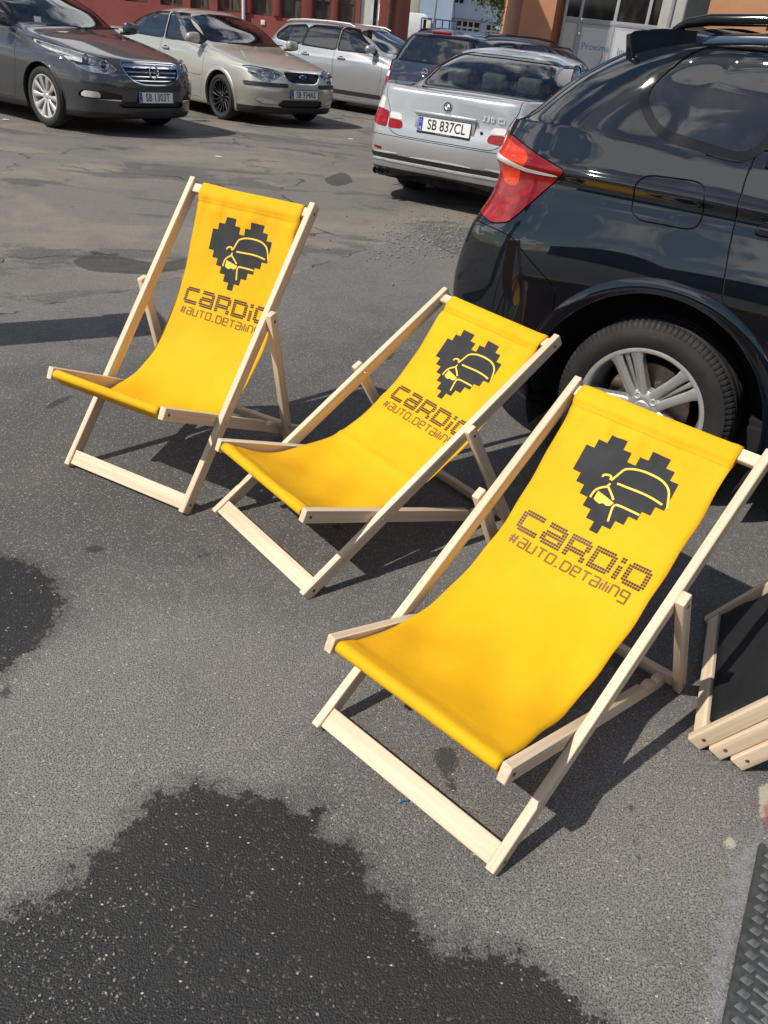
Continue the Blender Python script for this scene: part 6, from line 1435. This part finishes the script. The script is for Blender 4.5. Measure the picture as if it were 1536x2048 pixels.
box('barrier_housing',.5,.4,1.1,(0,0,.55),'stripe_red',ba,.03); d0=at_y(817,0,Y)-at_y(807,84,Y); n=12; tot=d0.length*1.5; dv=d0.normalized()
for k in range(n):
    a=Vector((0,-.25,1.0))+dv*tot*k/n; b_=Vector((0,-.25,1.0))+dv*tot*(k+1)/n; vf=tube([a,b_],.085,8); link('arm_section',smooth_mesh(vf),'frame_white' if k%2 else 'stripe_red',ba)
Y=62.0; l0=at_y(862,62,Y); lp=thing('lamp_post','grey lamp post standing before the pale blue building','lamp post',(l0.x,Y,-1.0)); vf=tube([(0,0,0),(.12,0,3.2),(.32,0,8.5)],[.12,.10,.06],10); link('post',smooth_mesh(vf),'metal_post',lp); box('lamp_head',.8,.25,.12,(.7,0,8.5),'metal_post',lp,.03); box('post_box',.30,.2,.75,(-.2,-.18,at_y(858,54,Y).z+1.0),'panel_cream',lp,.02)
Y=66.0; r0,r1=at_y(843,45,Y),at_y(912,58,Y); rl=thing('steel_railing','dark blue steel railing before the pale blue building','railing',(0,Y,0))
for k in range(6):
    x=r0.x+(r1.x-r0.x)*k/5; box('railing_post',.10,.10,r1.z+.45+1.2,(x,0,(r1.z+.45-1.2)/2),'blue_steel',rl)
for zz_ in (r1.z+.45,r1.z-.2,r1.z-.9):
    box('railing_bar',r1.x-r0.x,.07,.08,((r0.x+r1.x)/2,0,zz_),'blue_steel',rl)
# ---- tree between the buildings
t=NT('leaf'); oi=t.pos(); f=t.noise(oi,2.2,3.0); c=t.mix(t.ramp(f,.3,.7),(0.030,0.060,0.012),(0.085,0.130,0.030)); b=t.bsdf(Base_Color=c,Roughness=.5); tr=t.n('ShaderNodeBsdfTranslucent',{'Color':(0.12,0.20,0.03,1)}); mx=t.n('ShaderNodeMixShader'); mx.inputs[0].default_value=.25; t.link(b.outputs[0],mx.inputs[1]); t.link(tr.outputs[0],mx.inputs[2]); t.done(mx)
plain('bark',(0.06,0.045,0.032),.9,var=.3,bump=.6,scale=18)
Y=40.0; tc=at_y(1045,-40,Y); tr_=thing('broadleaf_tree','dark green leafy tree overhanging beside the orange building','tree',(tc.x+.4,Y+.4,-.6))
rg=random.Random(5); tz=tc.z+.6
vf=[tube([(0,0,0),(.05,0,1.5),(0,.1,tz)],[.22,.17,.10],9)]
cl=[]
for k in range(34):
    a=rg.uniform(0,6.28); u=rg.uniform(-.9,1); r_=math.sqrt(max(0,1-u*u))*rg.uniform(.55,1.0); cl.append(Vector((2.1*r_*math.cos(a),2.0*r_*math.sin(a),tz+.2+1.9*u)))
for c in cl[:12]: vf.append(tube([(0,.1,tz-1.0),(c.x*.5,c.y*.5,(tz-.6+c.z)/2),tuple(c)],[.07,.045,.015],6))
link('trunk',smooth_mesh(join_vf(vf)),'bark',tr_)
V=[];F=[]
for c in cl:
    for _ in range(420):
        p=c+Vector((rg.gauss(0,.34),rg.gauss(0,.34),rg.gauss(0,.30))); s_=rg.uniform(.05,.10); n=Vector((rg.gauss(0,1),rg.gauss(0,1),rg.gauss(.6,1))).normalized(); a=n.orthogonal().normalized(); b_=n.cross(a); th=rg.uniform(0,6.28); a,b_=a*math.cos(th)+b_*math.sin(th),b_*math.cos(th)-a*math.sin(th); i=len(V)
        V+=[p-a*s_,p+b_*s_*.5,p+a*s_,p-b_*s_*.5]; F.append((i,i+1,i+2,i+3))
link('crown',mesh_from(V,F),'leaf',tr_)
# ---- garage row behind the viewer: it shows only as a dark mirror image in the black car
plain('garage_steel',(0.06,0.065,0.075),.5)
Y=-15.0; gb=thing('garage_building','long grey garage row behind the viewer, only mirrored dark in the black car','building',(0,0,0))
ybox('wall',-26,26,Y-.4,Y,0,3.5,'concrete_dark',gb); ybox('roof',-26.3,26.3,Y-8,Y+.35,3.501,3.7,'concrete_dark',gb); ybox('side_wall',-26,-25.6,Y-8,Y-.401,0,3.5,'concrete_dark',gb); ybox('side_wall',25.6,26,Y-8,Y-.401,0,3.5,'concrete_dark',gb)
for k in range(7):
    x=-22+7.2*k; g_=ybox('garage_door',x-1.5,x+1.5,Y+.002,Y+.06,0,2.9,'garage_steel',gb,.01)
    for j in range(5): ybox('door_section',x-1.46,x+1.46,Y+.062,Y+.08,.06+j*.57,.58+j*.57,'garage_steel',g_,.01)
# ---- unseen box added outside the left edge to cast the shadow across the yard
s1=ground_at(275,648); caster=thing('shadow_caster','slim grey stand-in box added unseen beyond the left edge to cast a shadow into the yard','shadow caster',(s1.x-math.cos(SUN_SH)*1.50,s1.y-math.sin(SUN_SH)*1.50,0),SUN_SH)
box('caster_body',.22,.33,1.68,(0,0,.86),'metal_post',caster,.012); box('caster_cap',.28,.38,.05,(0,0,1.728),'concrete_dark',caster,.01); box('caster_front',.012,.28,1.3,(-.118,0,.95),'frame_grey',caster,.004); box('caster_foot',.26,.36,.04,(0,0,.02),'concrete',caster)
# ------------------------------------------------------------------ near right: folded chairs, ribbed rubber ramp, bits on the ground
def folded_chair(label,fa,fb,lean,canvas,foot_bar,depth_off):
    """stands on its feet fa (far) and fb (near), leaning away along the ground direction at angle lean"""
    lat=(Vector(fb)-Vector(fa)); mid=(Vector(fa)+Vector(fb))/2; yaw=math.atan2(lat.y,lat.x)
    t_=thing('folded_deck_chair',label,'deck chair',(mid.x,mid.y,0),yaw,'folded deck chairs leaning together'); ca,sa=math.cos(lean),math.sin(lean)
    A=lambda s,h=0.0:(s*ca-h*sa,s*sa+h*ca); s0=RAIL_D/2*ca/sa+.001
    for sg in (-1,1):
        rail('back_rail',t_,sg*WA,A(s0),A(LA)); rail('seat_rail',t_,sg*WB,A(.42),A(LA-.03)); rail('support_rail',t_,sg*WC,A(PC-.50),A(PC+.03),.038)
        hole(t_,sg*(WA+RAIL_T/2),A(s0+.035),sg); hole(t_,sg*(WC+RAIL_T/2),A(PC),sg)
    cross_bar('foot_bar',t_,WA-RAIL_T/2,A(s0+.030,.006),.040,.020,lean-math.pi/2); cross_bar('top_bar',t_,WA-RAIL_T/2,A(LA-.032),.040,.022,lean-math.pi/2,.004); cross_bar('front_bar',t_,WB-RAIL_T/2,A(LA-.10,-.01),.024,.024,0,.008)
    if canvas:
        m=24;n=40; V=[];F=[]
        for j in range(n+1):
            s=.078+(LA-.11)*j/n
            for k in range(m+1):
                a=-.252+.500*k/m; w=.016+(.008*math.sin(j*.5+k*.3)+.004*math.sin(j*1.3-k*.5))*min(1,j/6); w-=.045*math.sin(math.pi*j/n); p=A(s,w); V.append((a+.004*math.sin(j*1.7),p[0],p[1]))
        for j in range(n):
            for k in range(m): i=j*(m+1)+k; F.append((i,i+1,i+m+2,i+m+1))
        me=mesh_from(V,F); uvl=me.uv_layers.new(name='UVMap'); o=link('canvas',me,canvas,t_,smooth=True); md=o.modifiers.new('t','SOLIDIFY'); md.thickness=.0015
    return t_
fa=ground_at(1410,1250); fb=ground_at(1378,1486); ln=(fb-fa).normalized(); back=Vector((-ln.y,ln.x,0))
fb=fa+ln*.557
for k,(lb,cv) in enumerate((('folded deck chair with black canvas leaning at the right edge, topmost of three','black_canvas'),('folded deck chair in the middle of the leaning stack at the right edge','black_canvas'),('lowest folded deck chair of the leaning stack, nearest the ground shadow','black_canvas'))):
    off=back*.0545*k+ln*.010*k
    folded_chair(lb,fa+off,fb+off,R(57),cv,True,k)
# ribbed rubber ramp
e0=ground_at(1513,1700); e1=ground_at(1440,2048); dv=(e1-e0).normalized(); rampyaw=math.atan2(dv.y,dv.x); c0=ground_at(1536,1640)
plain('rubber',(0.040,0.042,0.044),.55,var=.35,bump=.3,scale=60); plain('rubber_worn',(0.085,0.088,0.090),.6,var=.3,scale=60); 
rp=thing('rubber_ramp','black ribbed rubber ramp strip at the lower right corner','ramp',(e0.x,e0.y,0),rampyaw)
Lr=1.3; x_0=-.02; link('ramp_base',bm_mesh(extrude_poly([(.0,.0),(.006,.012),(.40,.026),(.40,0)],Lr,'X',.003,1),'r'),'rubber',rp,loc=(x_0+Lr/2,0,0))
bar=bm_mesh(box_bm(.0100,.070,.0045,(0,0,0),.0020,2),'bar',50); pad=bm_mesh(extrude_poly([(-.0085,-.008),(.0095,-.0115),(.0085,.008),(-.0095,.0115)],.0040,'Z',.0014,2),'pad',50); bar.materials.append(MATS['rubber_worn']); pad.materials.append(MATS['rubber_worn'])
k=0
while x_0+.02+k*.030<.62:
    x=x_0+.02+k*.030
    for r_ in range(3):
        y0=.012+r_*.115; zt=lambda y:.012+(.026-.012)*(y-.006)/.394
        o=bpy.data.objects.new('rib',bar); COL.objects.link(o); o.parent=rp; o.location=(x,y0+.064,zt(y0+.064)+.001); o.rotation_euler=(R(2),0,R(-14))
        for q in (-.006,.042):
            o=bpy.data.objects.new('stud',pad); COL.objects.link(o); o.parent=rp; o.location=(x-.015,y0+.022+q,zt(y0+.022+q)+.002); o.rotation_euler=(R(2),0,R(-20))
    k+=1
# scrap of blue plastic and pale litter
plain('scrap_blue',(0.02,0.13,0.38),.4); p=ground_at(808,1604); sc=thing('plastic_scrap','tiny scrap of blue plastic on the asphalt before the nearest chair','litter',(p.x,p.y,0),R(25)); vf=tube([(-.012,0,.002),(0,.002,.004),(.010,-.001,.003),(.016,.003,.005)],[.0012,.002,.0022,.001],6); link('strip',smooth_mesh(vf),'scrap_blue',sc)
plain('paper',(0.62,0.60,0.55),.8)
for i,(px,py,lb) in enumerate(((437,314,'small crumpled paper scrap on the far asphalt, left of the silver coupe'),(12,240,'pale paper scrap lying under the front of the dark grey saloon'),(702,273,'bit of white paper on the asphalt in front of the silver coupe'),(640,228,'scrap of paper in front of the sand saloon'))):
    p=ground_at(px,py); sc=tag(link('paper_scrap',bm_mesh(extrude_poly([(-.04,-.012),(.0,-.02),(.045,-.008),(.03,.015),(-.02,.02)],.008,'Z',.002,1),'p'),'paper',None,loc=(p.x,p.y,.006-max(0,.022*(p.y-11)))),lb,'litter','paper scraps on the asphalt')
